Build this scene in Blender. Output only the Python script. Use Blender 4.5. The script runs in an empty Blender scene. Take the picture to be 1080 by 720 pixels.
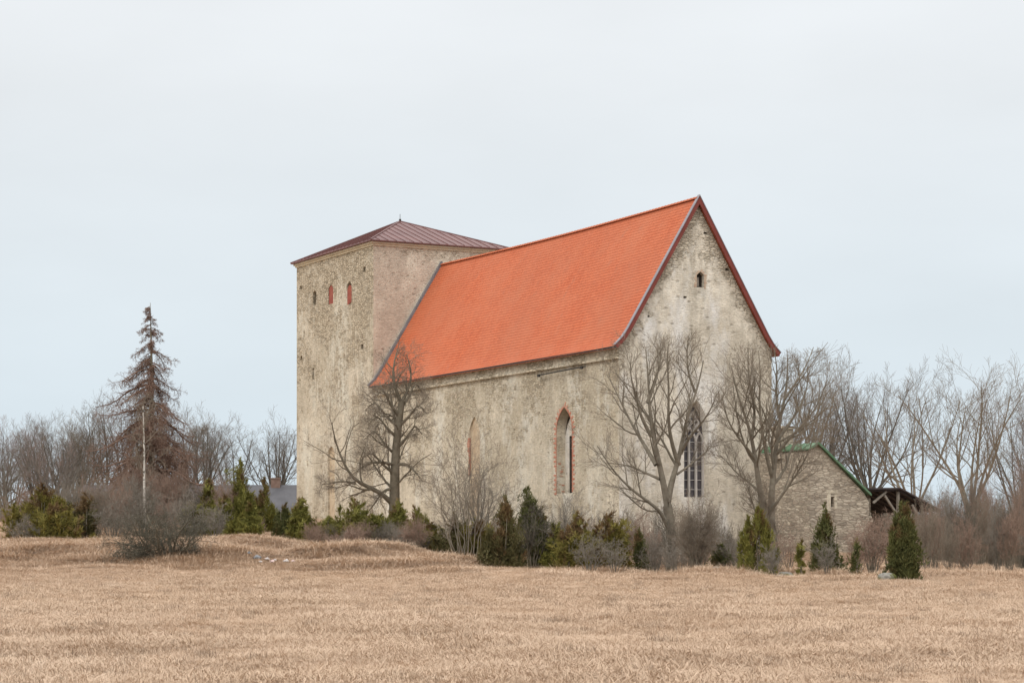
import bpy, bmesh, math
import numpy as np
from mathutils import Vector

# ------------------------------------------------------------------ camera, sky, sun, exposure
F, HZ, ZE = 2480.0, 597.0, 1.7           # focal length and horizon in photo pixels (1080 x 720), eye height
R = math.radians
S = bpy.context.scene
COL = S.collection
cam = bpy.data.objects.new('camera', bpy.data.cameras.new('camera'))
COL.objects.link(cam)
cam.location = (0, 0, ZE)
cam.rotation_euler = (R(90), 0, 0)
cam.data.sensor_width = 36.0
cam.data.lens = F / 1080 * 36.0
cam.data.shift_y = (HZ - 360) / 1080
cam.data.clip_start = 0.5
cam.data.clip_end = 6000
S.camera = cam
S.view_settings.view_transform = 'Standard'
S.view_settings.look = 'None'
S.view_settings.exposure = 0.0
S.view_settings.gamma = 1.0
S.view_settings.use_curve_mapping = False

SUN_EL, SUN_AZ = R(42), R(205)           # soft light from behind the camera, a little to the left
W = bpy.data.worlds.new('World')
S.world = W
W.use_nodes = True
nt = W.node_tree
nt.nodes.clear()
def wn(t, **k):
    n = nt.nodes.new(t)
    for a, b in k.items(): setattr(n, a, b)
    return n
out = wn('ShaderNodeOutputWorld'); bg = wn('ShaderNodeBackground'); bg.inputs[1].default_value = 0.1
sky = wn('ShaderNodeTexSky', sky_type='NISHITA', sun_disc=False)
sky.sun_elevation = SUN_EL; sky.sun_rotation = SUN_AZ
tc = wn('ShaderNodeTexCoord'); sep = wn('ShaderNodeSeparateXYZ')
nt.links.new(tc.outputs['Generated'], sep.inputs[0])
ramp = wn('ShaderNodeValToRGB')
cr = ramp.color_ramp
STOPS = [(0.0, (.665, .77, .845)), (.035, (.68, .78, .85)), (.10, (.735, .81, .86)), (.20, (.82, .855, .88)), (.30, (.88, .90, .92)),
         (.6, (1.62, 1.63, 1.63)), (1.0, (2.25, 2.25, 2.24))]
while len(cr.elements) < len(STOPS): cr.elements.new(0.5)
for e, (p, c) in zip(cr.elements, STOPS):
    e.position = p; e.color = (c[0], c[1], c[2], 1)
nz = wn('ShaderNodeTexNoise'); nz.inputs['Scale'].default_value = 5.0; nz.inputs['Detail'].default_value = 5.0
mp = wn('ShaderNodeMapping'); mp.inputs['Scale'].default_value = (1, 1, 3)
nt.links.new(tc.outputs['Generated'], mp.inputs[0]); nt.links.new(mp.outputs[0], nz.inputs['Vector'])
mr = wn('ShaderNodeMapRange'); mr.inputs['From Min'].default_value = .3; mr.inputs['From Max'].default_value = .7
mr.inputs['To Min'].default_value = 9.75; mr.inputs['To Max'].default_value = 10.55
nt.links.new(nz.outputs['Fac'], mr.inputs['Value'])
nt.links.new(sep.outputs['Z'], ramp.inputs[0])
vm = wn('ShaderNodeVectorMath', operation='SCALE')
nt.links.new(ramp.outputs[0], vm.inputs[0]); nt.links.new(mr.outputs[0], vm.inputs['Scale'])
mx = wn('ShaderNodeMix', data_type='RGBA'); mx.inputs[0].default_value = 0.96
nt.links.new(sky.outputs[0], mx.inputs[6]); nt.links.new(vm.outputs[0], mx.inputs[7])
nt.links.new(mx.outputs[2], bg.inputs[0]); nt.links.new(bg.outputs[0], out.inputs[0])

sun = bpy.data.objects.new('sun', bpy.data.lights.new('sun', 'SUN'))
COL.objects.link(sun)
sun.data.energy = 1.35; sun.data.angle = R(30); sun.data.color = (1.0, .95, .88)
sd = Vector((math.sin(SUN_AZ) * math.cos(SUN_EL), math.cos(SUN_AZ) * math.cos(SUN_EL), math.sin(SUN_EL)))
sun.rotation_euler = sd.to_track_quat('Z', 'Y').to_euler()

# ------------------------------------------------------------------ helpers
def tag(o, label=None, cat=None, group=None, kind=None):
    if label: o['label'] = label
    if cat: o['category'] = cat
    if group: o['group'] = group
    if kind: o['kind'] = kind
    return o
def empty(name, loc, rz=0.0, **k):
    o = bpy.data.objects.new(name, None); COL.objects.link(o)
    o.location = loc; o.rotation_euler = (0, 0, rz); o.empty_display_size = .5
    return tag(o, **k)
def link(name, me, mat, parent=None):
    o = bpy.data.objects.new(name, me); COL.objects.link(o)
    if mat: me.materials.append(mat)
    if parent: o.parent = parent
    return o
def np_mesh(name, V, faces, smooth=False):
    """faces: list of integer arrays (n,3) or (n,4)."""
    me = bpy.data.meshes.new(name)
    V = np.asarray(V, dtype=np.float32)
    faces = [np.asarray(f, dtype=np.int32) for f in faces if len(f)]
    li = np.concatenate([f.ravel() for f in faces])
    tot = np.concatenate([np.full(len(f), f.shape[1], np.int32) for f in faces])
    st = np.concatenate([[0], np.cumsum(tot)[:-1]]).astype(np.int32)
    me.vertices.add(len(V)); me.vertices.foreach_set('co', V.ravel())
    me.loops.add(len(li)); me.loops.foreach_set('vertex_index', li)
    me.polygons.add(len(tot)); me.polygons.foreach_set('loop_start', st); me.polygons.foreach_set('loop_total', tot)
    me.polygons.foreach_set('use_smooth', np.full(len(tot), smooth, dtype=bool))
    me.update(calc_edges=True); me.validate()
    return me
def bm_obj(name, bm, mat, parent=None, smooth=False, fix=True):
    if fix: bmesh.ops.recalc_face_normals(bm, faces=bm.faces)
    me = bpy.data.meshes.new(name); bm.to_mesh(me); bm.free()
    if smooth:
        for p in me.polygons: p.use_smooth = True
    return link(name, me, mat, parent)
def quad(bm, *pts):
    return bm.faces.new([bm.verts.new(p) for p in pts])
def box(bm, x0, x1, y0, y1, z0, z1):
    v = [bm.verts.new((x, y, z)) for z in (z0, z1) for x, y in ((x0, y0), (x1, y0), (x1, y1), (x0, y1))]
    for f in ((0, 3, 2, 1), (4, 5, 6, 7), (0, 1, 5, 4), (1, 2, 6, 5), (2, 3, 7, 6), (3, 0, 4, 7)):
        bm.faces.new([v[i] for i in f])
def bar(bm, a, b, w, h=None):
    """a square bar from a to b"""
    h = h or w
    a, b = Vector(a), Vector(b); d = (b - a).normalized()
    r = Vector((0, 0, 1)) if abs(d.z) < .9 else Vector((1, 0, 0))
    s = d.cross(r).normalized(); t = s.cross(d).normalized()
    v = [bm.verts.new(p + s * x * w / 2 + t * y * h / 2) for p in (a, b) for x, y in ((-1, -1), (1, -1), (1, 1), (-1, 1))]
    for f in ((0, 3, 2, 1), (4, 5, 6, 7), (0, 1, 5, 4), (1, 2, 6, 5), (2, 3, 7, 6), (3, 0, 4, 7)):
        bm.faces.new([v[i] for i in f])
def prism(bm, poly, mapf, d0, d1):
    """closed polygon (a,b) extruded between depths d0 and d1; mapf(a,b,depth) -> xyz"""
    A = [bm.verts.new(mapf(a, b, d0)) for a, b in poly]; B = [bm.verts.new(mapf(a, b, d1)) for a, b in poly]
    bm.faces.new(A); bm.faces.new(B[::-1]); n = len(poly)
    for i in range(n): bm.faces.new((A[i], B[i], B[(i + 1) % n], A[(i + 1) % n]))
def unit(v): return v / np.maximum(np.linalg.norm(v, axis=-1, keepdims=True), 1e-9)

# ------------------------------------------------------------------ materials
def mat_base(name, rough=.9, spec=.2):
    m = bpy.data.materials.new(name); m.use_nodes = True
    n = m.node_tree; b = n.nodes['Principled BSDF']
    b.inputs['Roughness'].default_value = rough; b.inputs['Specular IOR Level'].default_value = spec
    return m, n, b
def nd(n, t, ins=None, **k):
    x = n.nodes.new(t)
    for a, b in k.items(): setattr(x, a, b)
    for a, b in (ins or {}).items():
        if isinstance(b, bpy.types.NodeSocket): n.links.new(b, x.inputs[a])
        else: x.inputs[a].default_value = b
    return x
def c4(c): return (c[0], c[1], c[2], 1)
def mixc(n, fac, a, b, mode='MIX'):
    x = n.nodes.new('ShaderNodeMix'); x.data_type = 'RGBA'; x.blend_type = mode
    for s, v in ((0, fac), (6, a), (7, b)):
        if isinstance(v, bpy.types.NodeSocket): n.links.new(v, x.inputs[s])
        elif s == 0: x.inputs[0].default_value = v
        else: x.inputs[s].default_value = c4(v)
    return x.outputs[2]
def math_(n, op, a, b=None, clamp=False):
    x = n.nodes.new('ShaderNodeMath'); x.operation = op; x.use_clamp = clamp
    for i, v in enumerate((a, b)):
        if v is None: continue
        if isinstance(v, bpy.types.NodeSocket): n.links.new(v, x.inputs[i])
        else: x.inputs[i].default_value = v
    return x.outputs[0]
def mapr(n, v, a, b, c=0.0, d=1.0):
    x = n.nodes.new('ShaderNodeMapRange'); n.links.new(v, x.inputs[0])
    for i, q in enumerate((a, b, c, d)): x.inputs[i + 1].default_value = q
    return x.outputs[0]
def noise(n, vec, scale, detail=4, rough=.55, mapping=None):
    if mapping: vec = nd(n, 'ShaderNodeMapping', {'Vector': vec, 'Scale': mapping[0], 'Location': mapping[1]}).outputs[0]
    return nd(n, 'ShaderNodeTexNoise', {'Vector': vec, 'Scale': scale, 'Detail': detail, 'Roughness': rough}).outputs['Fac']

def simple(name, c1, c2, scale=2.0, rough=.85, spec=.2, island=0.0, bump=0.0, obj_rand=0.0, detail=4):
    m, n, b = mat_base(name, rough, spec)
    co = nd(n, 'ShaderNodeTexCoord').outputs['Object']
    f = mapr(n, noise(n, co, scale, detail), .3, .7)
    if island or obj_rand:
        g = nd(n, 'ShaderNodeNewGeometry').outputs['Random Per Island'] if island else nd(n, 'ShaderNodeObjectInfo').outputs['Random']
        f = math_(n, 'ADD', math_(n, 'MULTIPLY', f, 1 - max(island, obj_rand)), math_(n, 'MULTIPLY', g, max(island, obj_rand)))
    col = mixc(n, f, c1, c2)
    n.links.new(col, b.inputs['Base Color'])
    if bump:
        bp = nd(n, 'ShaderNodeBump', {'Height': noise(n, co, scale * 4, 5), 'Strength': bump, 'Distance': .05})
        n.links.new(bp.outputs[0], b.inputs['Normal'])
    return m

def wall_mat(name, plaster, plaster2, stone, stone2, expo=.0, seed=0.0, gable=False, streak=.5, pits=.5, course=(2.7, 2.7, 7.8), low=None, top=None, thin=.40, jc=.75, gr=.28):
    """old lime plaster worn away in patches to coursed limestone rubble; expo shifts how much stone shows"""
    m, n, b = mat_base(name, .95, .1)
    co0 = nd(n, 'ShaderNodeTexCoord').outputs['Object']
    off = (seed, seed * 1.7, seed * .6)
    wob = nd(n, 'ShaderNodeTexNoise', {'Vector': co0, 'Scale': 1.6, 'Detail': 3}).outputs['Color']
    co = nd(n, 'ShaderNodeMixRGB', {0: .10, 1: co0, 2: wob}).outputs[0]
    co = nd(n, 'ShaderNodeMapping', {'Vector': co, 'Location': off}).outputs[0]
    mpd = nd(n, 'ShaderNodeMapping', {'Vector': co, 'Scale': course}).outputs[0]
    v1 = nd(n, 'ShaderNodeTexVoronoi', {'Vector': mpd, 'Scale': 1.0, 'Randomness': .85})
    ve = nd(n, 'ShaderNodeTexVoronoi', {'Vector': mpd, 'Scale': 1.0, 'Randomness': .85}, feature='DISTANCE_TO_EDGE')
    sv = nd(n, 'ShaderNodeSeparateColor', {0: v1.outputs['Color']}).outputs[0]
    sv2 = nd(n, 'ShaderNodeSeparateColor', {0: v1.outputs['Color']}).outputs[1]
    joint = mapr(n, ve.outputs['Distance'], .0, .13)
    scol = mixc(n, sv, stone, stone2)
    scol = mixc(n, mapr(n, sv2, .80, .90, 0, .55), scol, tuple(x * .50 for x in stone))
    scol = mixc(n, math_(n, 'MULTIPLY', mapr(n, noise(n, co, 7, 4), .35, .75), .35), scol, (.19, .165, .13))
    scol = mixc(n, mapr(n, joint, 0, 1, jc, 0), scol, tuple(x * .40 for x in stone))
    # plaster
    big = noise(n, co, .20, 8, .70)
    mid = noise(n, co, 1.1, 6, .70)
    fine = noise(n, co, 4.2, 6, .75)
    pcol = mixc(n, mapr(n, big, .38, .56), plaster, plaster2)
    pcol = mixc(n, mapr(n, mid, .40, .62, .36, 0), pcol, tuple(x * .60 for x in plaster))
    pcol = mixc(n, mapr(n, fine, .44, .68, 0, .50), pcol, tuple(x * .60 for x in plaster))
    st = noise(n, co, 1.0, 7, .68, ((.75, .75, .16), (3, 1, 0)))
    pcol = mixc(n, mapr(n, st, .48, .72, 0, streak), pcol, (.27, .24, .19))
    st2 = noise(n, co, 1.0, 6, .66, ((.5, .5, .2), (9, 5, 2)))
    pcol = mixc(n, mapr(n, st2, .50, .66, 0, .65), pcol, tuple(min(.78, x * 1.20) for x in plaster2))
    # the coat is thin: the courses read through it
    pcol = mixc(n, thin, pcol, scol)
    # where the stone shows
    e = math_(n, 'ADD', noise(n, co, .33, 8, .74), math_(n, 'MULTIPLY', math_(n, 'SUBTRACT', noise(n, co, 2.2, 6, .75), .5), .75))
    e = math_(n, 'ADD', e, expo)
    sx = nd(n, 'ShaderNodeSeparateXYZ', {0: co0})
    if gable:
        d = math_(n, 'SUBTRACT', GB_TOP, math_(n, 'MULTIPLY', math_(n, 'ABSOLUTE', math_(n, 'SUBTRACT', sx.outputs[0], 6.3)), 1.645))
        d = math_(n, 'SUBTRACT', d, sx.outputs[2])
        d = math_(n, 'ADD', d, mapr(n, noise(n, co, .7, 6, .7), .2, .8, -2.0, 2.0))
        e = math_(n, 'ADD', e, mapr(n, d, .6, 3.4, gr, 0))
        hz = math_(n, 'MULTIPLY', mapr(n, sx.outputs[2], 15.0, 19.5), mapr(n, d, 8.0, 2.5))
        e = math_(n, 'ADD', e, math_(n, 'MULTIPLY', hz, .12))
    if top:
        e = math_(n, 'ADD', e, mapr(n, sx.outputs[2], top[0], top[1], 0, top[2]))
    if low:
        e = math_(n, 'ADD', e, mapr(n, sx.outputs[2], low[0], low[1], low[2], 0))
    msk = mapr(n, e, .48, .64)
    col = mixc(n, msk, pcol, scol)
    # holes and lost stones
    pv = nd(n, 'ShaderNodeTexVoronoi', {'Vector': nd(n, 'ShaderNodeMapping', {'Vector': co, 'Scale': (1.5, 1.5, 2.6)}).outputs[0], 'Scale': 1.0})
    pk = nd(n, 'ShaderNodeSeparateColor', {0: pv.outputs['Color']}).outputs[1]
    pit = math_(n, 'MULTIPLY', mapr(n, pv.outputs['Distance'], .26, .10), mapr(n, pk, 1 - .30 * pits, 1.02 - .30 * pits))
    sp = mapr(n, noise(n, co, 5.5, 4, .65), .62, .70)
    pit = math_(n, 'MAXIMUM', math_(n, 'MULTIPLY', pit, .45), math_(n, 'MULTIPLY', sp, .6 * pits))
    col = mixc(n, pit, col, (.12, .10, .075))
    n.links.new(col, b.inputs['Base Color'])
    h = math_(n, 'ADD', math_(n, 'MULTIPLY', math_(n, 'MULTIPLY', joint, mapr(n, msk, 0, 1, .35, 1)), .8), math_(n, 'MULTIPLY', math_(n, 'SUBTRACT', 1.0, msk), .6))
    h = math_(n, 'ADD', h, math_(n, 'MULTIPLY', fine, .7))
    h = math_(n, 'SUBTRACT', h, math_(n, 'MULTIPLY', pit, 1.0))
    bp = nd(n, 'ShaderNodeBump', {'Height': h, 'Strength': .8, 'Distance': .06})
    n.links.new(bp.outputs[0], b.inputs['Normal'])
    return m

def tile_mat():
    m, n, b = mat_base('clay_tile', .8, .25)
    uv = nd(n, 'ShaderNodeTexCoord').outputs['UV']
    br = nd(n, 'ShaderNodeTexBrick', {'Vector': uv, 'Color1': c4((.49, .124, .050)), 'Color2': c4((.40, .092, .036)), 'Mortar': c4((.26, .058, .026)),
            'Scale': 1.0, 'Mortar Size': .010, 'Brick Width': .20, 'Row Height': .25, 'Bias': -.15})
    co = nd(n, 'ShaderNodeTexCoord').outputs['Object']
    f = mapr(n, noise(n, co, .30, 7, .68), .40, .66)
    col = mixc(n, math_(n, 'MULTIPLY', f, .75), br.outputs['Color'], (.45, .140, .068))
    g = mapr(n, noise(n, co, 1.2, 5, .7, ((1, 1, .25), (0, 0, 0))), .58, .75)
    col = mixc(n, math_(n, 'MULTIPLY', g, .42), col, (.30, .14, .09))
    h_ = mapr(n, noise(n, co, .12, 5, .6, ((1, 1, 1), (5, 3, 8))), .42, .66)
    col = mixc(n, math_(n, 'MULTIPLY', h_, .40), col, (.37, .12, .062))
    n.links.new(col, b.inputs['Base Color'])
    return m

GB_TOP = 23.3
M = {}
M['tower_left'] = wall_mat('tower_rubble_plaster', (.53, .465, .36), (.78, .705, .575), (.36, .295, .21), (.58, .495, .37), expo=-.02, seed=2.3, pits=1.15, streak=.65, top=(12, 22.5, .16), thin=.36)
M['tower_right'] = wall_mat('tower_pink_plaster', (.545, .465, .375), (.70, .61, .50), (.42, .35, .265), (.58, .50, .39), expo=-.07, seed=7.1, pits=.7, streak=.6, top=(22.3, 24.5, .12), thin=.25)
M['nave'] = wall_mat('nave_plaster', (.545, .475, .36), (.81, .735, .595), (.39, .325, .23), (.63, .545, .41), expo=-.05, seed=13.7, pits=.8, streak=.55, top=(7.5, 12.5, .12), thin=.34)
M['gable'] = wall_mat('gable_plaster', (.575, .515, .42), (.83, .765, .65), (.42, .36, .28), (.64, .575, .46), expo=-.18, seed=21.9, gable=True, pits=.55, streak=.95, thin=.15, gr=.32)
M['annex'] = wall_mat('annex_rubble', (.45, .385, .305), (.54, .475, .38), (.36, .30, .235), (.60, .525, .42), expo=.14, seed=31.2, pits=.7, course=(2.2, 2.2, 7.2), jc=.62, thin=.55)
M['rubble_shaded'] = wall_mat('shelter_rubble_shaded', (.20, .17, .135), (.25, .215, .175), (.15, .125, .10), (.26, .225, .18), expo=.35, seed=3.2, pits=.5)  # rubble coloured dark to stand for the shade inside the shelter
M['tile'] = tile_mat()
M['ridge'] = simple('ridge_clay', (.42, .115, .05), (.50, .16, .08), 3.0, .85)
M['tower_roof'] = simple('brown_sheet_roof', (.105, .040, .036), (.155, .066, .058), .5, .5, .4)
M['flashing'] = simple('grey_zinc', (.125, .125, .135), (.19, .19, .20), 1.5, .5, .5)
M['verge_cap'] = simple('verge_zinc', (.165, .152, .165), (.235, .215, .235), 1.5, .45, .5)
M['barge'] = simple('barge_paint', (.145, .036, .028), (.20, .05, .04), 1.2, .6)
M['brick'] = simple('old_brick', (.42, .15, .095), (.52, .29, .21), 3.0, .9, .1, island=.6)
M['shutter'] = simple('shutter_paint', (.22, .06, .045), (.30, .095, .065), 3, .8)
M['brown_reveal'] = simple('worn_brown_plaster', (.40, .30, .20), (.52, .43, .31), 1.5, .95, bump=.3)
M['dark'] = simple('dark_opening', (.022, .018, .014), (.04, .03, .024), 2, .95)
M['glass'] = simple('leaded_glass', (.035, .03, .035), (.075, .065, .07), 2.2, .25, .5)
M['tracery'] = simple('pale_tracery', (.36, .335, .31), (.46, .43, .40), 3, .9)
M['pale_stone'] = simple('pale_cut_stone', (.44, .38, .28), (.56, .49, .37), 2.5, .95, bump=.5)
M['iron'] = simple('black_iron', (.03, .027, .025), (.05, .045, .04), 4, .6)
M['green_roof'] = simple('green_sheet', (.062, .145, .075), (.115, .195, .115), 1.2, .55, .35)
M['wood_grey'] = simple('weathered_wood', (.20, .17, .14), (.30, .265, .225), 3, .9)
M['shelter_roof'] = simple('dark_felt_and_rafter_shade', (.045, .037, .036), (.09, .07, .065), 1.5, .8)
M['slate'] = simple('grey_roof_sheet', (.085, .084, .090), (.125, .123, .131), .8, .95, .05)
M['brick_dull'] = simple('weathered_brick', (.36, .235, .17), (.50, .40, .30), 3, .9, .1, island=.6)
M['dark_brick'] = simple('sooty_brick', (.13, .085, .07), (.20, .14, .115), 3, .9)
M['farm_wall'] = simple('cream_wall', (.45, .36, .20), (.55, .46, .28), 1.5, .9)
M['rock'] = simple('grey_rock', (.20, .19, .165), (.33, .31, .275), 2.2, .95, bump=.6)
def moss_rock():
    m, n, b = mat_base('mossy_rock', .95, .1)
    co = nd(n, 'ShaderNodeTexCoord').outputs['Object']
    c = mixc(n, mapr(n, noise(n, co, 3, 5), .35, .65), (.16, .15, .13), (.36, .34, .30))
    c = mixc(n, mapr(n, noise(n, co, 1.6, 5), .46, .56), c, (.09, .095, .03))
    n.links.new(c, b.inputs['Base Color'])
    n.links.new(nd(n, 'ShaderNodeBump', {'Height': noise(n, co, 7, 5), 'Strength': .6, 'Distance': .05}).outputs[0], b.inputs['Normal'])
    return m
M['moss'] = moss_rock()
# plants
M['bark'] = simple('grey_brown_bark', (.14, .118, .09), (.235, .205, .16), 3.0, .95, .1, bump=.6)
M['bark_old'] = simple('dark_old_bark', (.11, .093, .068), (.20, .172, .128), 3.0, .95, .1, bump=.8)
M['bark_pale'] = simple('pale_grey_bark', (.12, .108, .088), (.20, .185, .155), 2.5, .95, .1, bump=.4)
M['bark_far'] = simple('far_grey_bark', (.075, .068, .058), (.135, .125, .106), 1.0, .95, .1)
M['twig'] = simple('brown_twig', (.15, .122, .095), (.24, .20, .155), .6, .95, .1, island=.5)
M['twig_far'] = simple('far_grey_twig', (.125, .110, .097), (.20, .177, .158), .4, .95, .1, island=.5)
M['twig_red'] = simple('far_reddish_twig', (.165, .122, .108), (.245, .188, .165), .4, .95, .1, island=.5)
M['twig_pale'] = simple('grey_shrub_twig', (.150, .130, .107), (.25, .22, .184), .8, .95, .1, island=.6)
M['twig_brown'] = simple('reddish_shrub_twig', (.19, .13, .10), (.31, .22, .17), .8, .95, .1, island=.6)
M['twig_dark'] = simple('dark_shrub_twig', (.075, .064, .050), (.165, .145, .118), .8, .95, .1, island=.6)
M['twig_gnarl'] = simple('lichened_twig', (.062, .057, .044), (.13, .12, .092), .8, .95, .1, island=.6)
M['larch'] = simple('rusty_larch_twig', (.125, .080, .062), (.225, .148, .112), .5, .95, .1, island=.5)
M['leaf_dry'] = simple('dry_leaf', (.17, .095, .05), (.28, .16, .085), 1.0, .9, .1, island=.6)
def birch_mat():
    m, n, b = mat_base('white_birch_bark', .8, .2)
    co = nd(n, 'ShaderNodeTexCoord').outputs['Object']
    k = mapr(n, noise(n, co, 1.0, 4, .6, ((3, 3, 5), (0, 0, 0))), .56, .63)
    c = mixc(n, k, (.58, .54, .48), (.09, .08, .07))
    n.links.new(c, b.inputs['Base Color']); return m
M['birch'] = birch_mat()
def foliage(name, a, b_, c, brown=0.0):
    m, n, b = mat_base(name, .75, .15)
    g = nd(n, 'ShaderNodeNewGeometry').outputs['Random Per Island']
    co = nd(n, 'ShaderNodeTexCoord').outputs['Object']
    f = mapr(n, noise(n, co, 1.1, 3), .35, .65)
    col = mixc(n, f, a, b_)
    col = mixc(n, mapr(n, g, .55, 1.0), col, c)
    if brown: col = mixc(n, mapr(n, noise(n, co, .9, 4, .6, ((1, 1, 1), (4, 7, 1))), .62 - brown * .3, .70 - brown * .3), col, (.15, .095, .045))
    n.links.new(col, b.inputs['Base Color'])
    b.inputs['Subsurface Weight'].default_value = 0
    return m
M['juniper'] = foliage('juniper_needles', (.105, .106, .026), (.165, .155, .036), (.235, .21, .055), .10)
M['juniper_dark'] = foliage('dark_juniper_needles', (.060, .066, .023), (.100, .102, .034), (.15, .145, .055), .10)
M['juniper_gold'] = foliage('golden_juniper_needles', (.115, .107, .028), (.175, .148, .036), (.235, .19, .05), .25)
M['spruce_brown'] = foliage('browned_juniper_needles', (.072, .068, .028), (.11, .098, .038), (.15, .125, .06), .30)

# ------------------------------------------------------------------ ground
PXS = [-1500, -300, 0, 120, 200, 262, 330, 420, 480, 560, 700, 900, 960, 1100, 1300, 2500]
CY = [578, 576, 574, 573, 571.5, 569, 575, 581, 593, 602, 607, 607.5, 608, 610, 610, 610]       # where the crest of the bank shows
BY = [560, 556, 555, 554, 553, 552, 552, 560, 570, 578, 583, 586, 596, 602, 602, 602]                     # where the ground by the walls would show
FY = [602, 602, 602, 602, 603, 604, 604, 604, 605, 607, 610, 611, 611, 612, 612, 612]
_rg = np.random.default_rng(5)
_W = [(_rg.uniform(.15, 1.4), _rg.uniform(0, 6.3), _rg.uniform(0, 6.3)) for _ in range(14)]
def bumps(x, y):
    s = 0
    for k, a, p in _W: s = s + np.sin((x * math.cos(a) + y * math.sin(a)) * k + p) / (1 + 2.2 * k)
    return s
def sm(t):
    t = np.clip(t, 0, 1); return t * t * (3 - 2 * t)
def ground(x, y):
    x = np.asarray(x, float); y = np.asarray(y, float)
    px = 540 + F * x / np.maximum(y, 25)
    zf = (HZ - np.interp(px, PXS, FY)) / F * 110
    zc = (HZ - np.interp(px, PXS, CY)) / F * 127
    zb = (HZ - np.interp(px, PXS, BY)) / F * 152
    t = np.clip((y - 15) / 95, 0, 1)
    z = -1.7 + (zf + 1.7) * t
    z = z + (zc - zf) * sm((y - 110) / 16)
    z = z + (zb - zc) * sm((y - 128) / 24)
    z = z * (1 - sm((y - 400) / 600)) + 1.0 * sm((y - 400) / 600)
    amp = .035 + .10 * sm((y - 100) / 15)
    return ZE + z + bumps(x, y) * amp * (1 - sm((y - 250) / 100))
def gz(x, y): return float(ground(x, y))
def at(px, d):                       # ground point under picture column px at distance d
    x = (px - 540) / F * d
    return np.array([x, d, gz(x, d)])
def P(px, py, d): return np.array([(px - 540) / F * d, d, ZE + (HZ - py) / F * d])
def hpx(n, d): return n * d / F       # metres covered by n photo pixels at distance d

gx = np.concatenate([-np.geomspace(3000, 60, 30), np.linspace(-58, 58, 233), np.geomspace(60, 3000, 30)])
gy = np.concatenate([np.linspace(-60, 20, 9), np.linspace(22, 175, 307), np.linspace(178, 400, 40), np.geomspace(410, 5000, 30)])
X, Y = np.meshgrid(gx, gy)
Vg = np.stack([X, Y, ground(X, Y)], -1).reshape(-1, 3)
nx, ny = len(gx), len(gy)
i0 = (np.arange(ny - 1)[:, None] * nx + np.arange(nx - 1)[None]).ravel()
me = np_mesh('ground', Vg, [np.stack([i0, i0 + 1, i0 + nx + 1, i0 + nx], -1)], True)
STRAW = [(.495, .362, .258), (.565, .43, .322), (.395, .282, .196)]
def straw_mat(name, inst, mul=1.0):
    m, n, b = mat_base(name, .85, .15)
    pos = nd(n, 'ShaderNodeNewGeometry').outputs['Position']
    p2 = nd(n, 'ShaderNodeMapping', {'Vector': pos, 'Scale': (1, .45, 0)}).outputs[0]
    f = mapr(n, noise(n, p2, .16, 5, .65), .35, .68)
    c = mixc(n, f, tuple(v * mul for v in STRAW[0]), tuple(v * mul for v in STRAW[1]))
    f2 = mapr(n, noise(n, p2, .9, 5, .65), .56, .74)
    c = mixc(n, math_(n, 'MULTIPLY', f2, .9), c, tuple(v * mul for v in STRAW[2]))
    f3 = mapr(n, noise(n, p2, .055, 3, .5), .45, .65)
    c = mixc(n, math_(n, 'MULTIPLY', f3, .35), c, tuple(v * mul for v in (.46, .325, .23)))
    if inst:
        r = nd(n, 'ShaderNodeObjectInfo').outputs['Random']
        c = mixc(n, mapr(n, r, 0, 1, 0, .26), c, tuple(v * mul for v in (.40, .28, .185)))
        i = nd(n, 'ShaderNodeNewGeometry').outputs['Random Per Island']
        c = mixc(n, mapr(n, i, .4, 1, 0, .22), c, tuple(v * mul for v in (.62, .485, .35)))
    else:
        f4 = mapr(n, noise(n, pos, 4.0, 6, .7), .35, .7)
        c = mixc(n, f4, c, tuple(v * mul for v in (.42, .295, .19)))
    n.links.new(c, b.inputs['Base Color'])
    return m
M['straw'] = straw_mat('straw_ground', False)
M['grass'] = straw_mat('dry_grass_blades', True)
M['grass_long'] = straw_mat('long_dry_grass_blades', True, 1.06)
tag(link('ground', me, M['straw']), 'dry straw coloured field rising to a low bank in front of the church', 'ground', kind='structure')

# ------------------------------------------------------------------ church
TH, CX, CD = R(27.56), 6.47, 150.54
cs, sn = math.cos(TH), math.sin(TH)
ZB = 0.7                                         # church floor above eye level; local z = height above eye - ZB
HE, HR = 14.10 - ZB, 23.98 - ZB                  # eave and ridge
HTE, HTA = 25.55 - ZB, 28.52 - ZB                # tower eave and apex
L, LT, WT = 38.38, 16.6, 12.72
UW = .45                                         # plane of the long wall
LB = L + LT - .8                                 # far end of tower wall
def on_u(px, py, uw=UW):
    a, b = (px - 540) / F, (HZ - py) / F
    t = (uw + CX * cs + CD * sn) / (a * cs + sn)
    return -(t * a - CX) * sn + (t - CD) * cs, b * t - ZB
def on_v(px, py, vw=0.0):
    a, b = (px - 540) / F, (HZ - py) / F
    t = (vw - CX * sn + CD * cs) / (-a * sn + cs)
    return (t * a - CX) * cs + (t - CD) * sn, b * t - ZB
def loc2w(u, v, z): return np.array([CX + u * cs - v * sn, CD + u * sn + v * cs, z + ZB + ZE])
church = empty('stone_church', (CX, CD, ZE + ZB), TH, label='old plastered stone church with orange tiled nave roof and square tower', cat='church')

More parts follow.
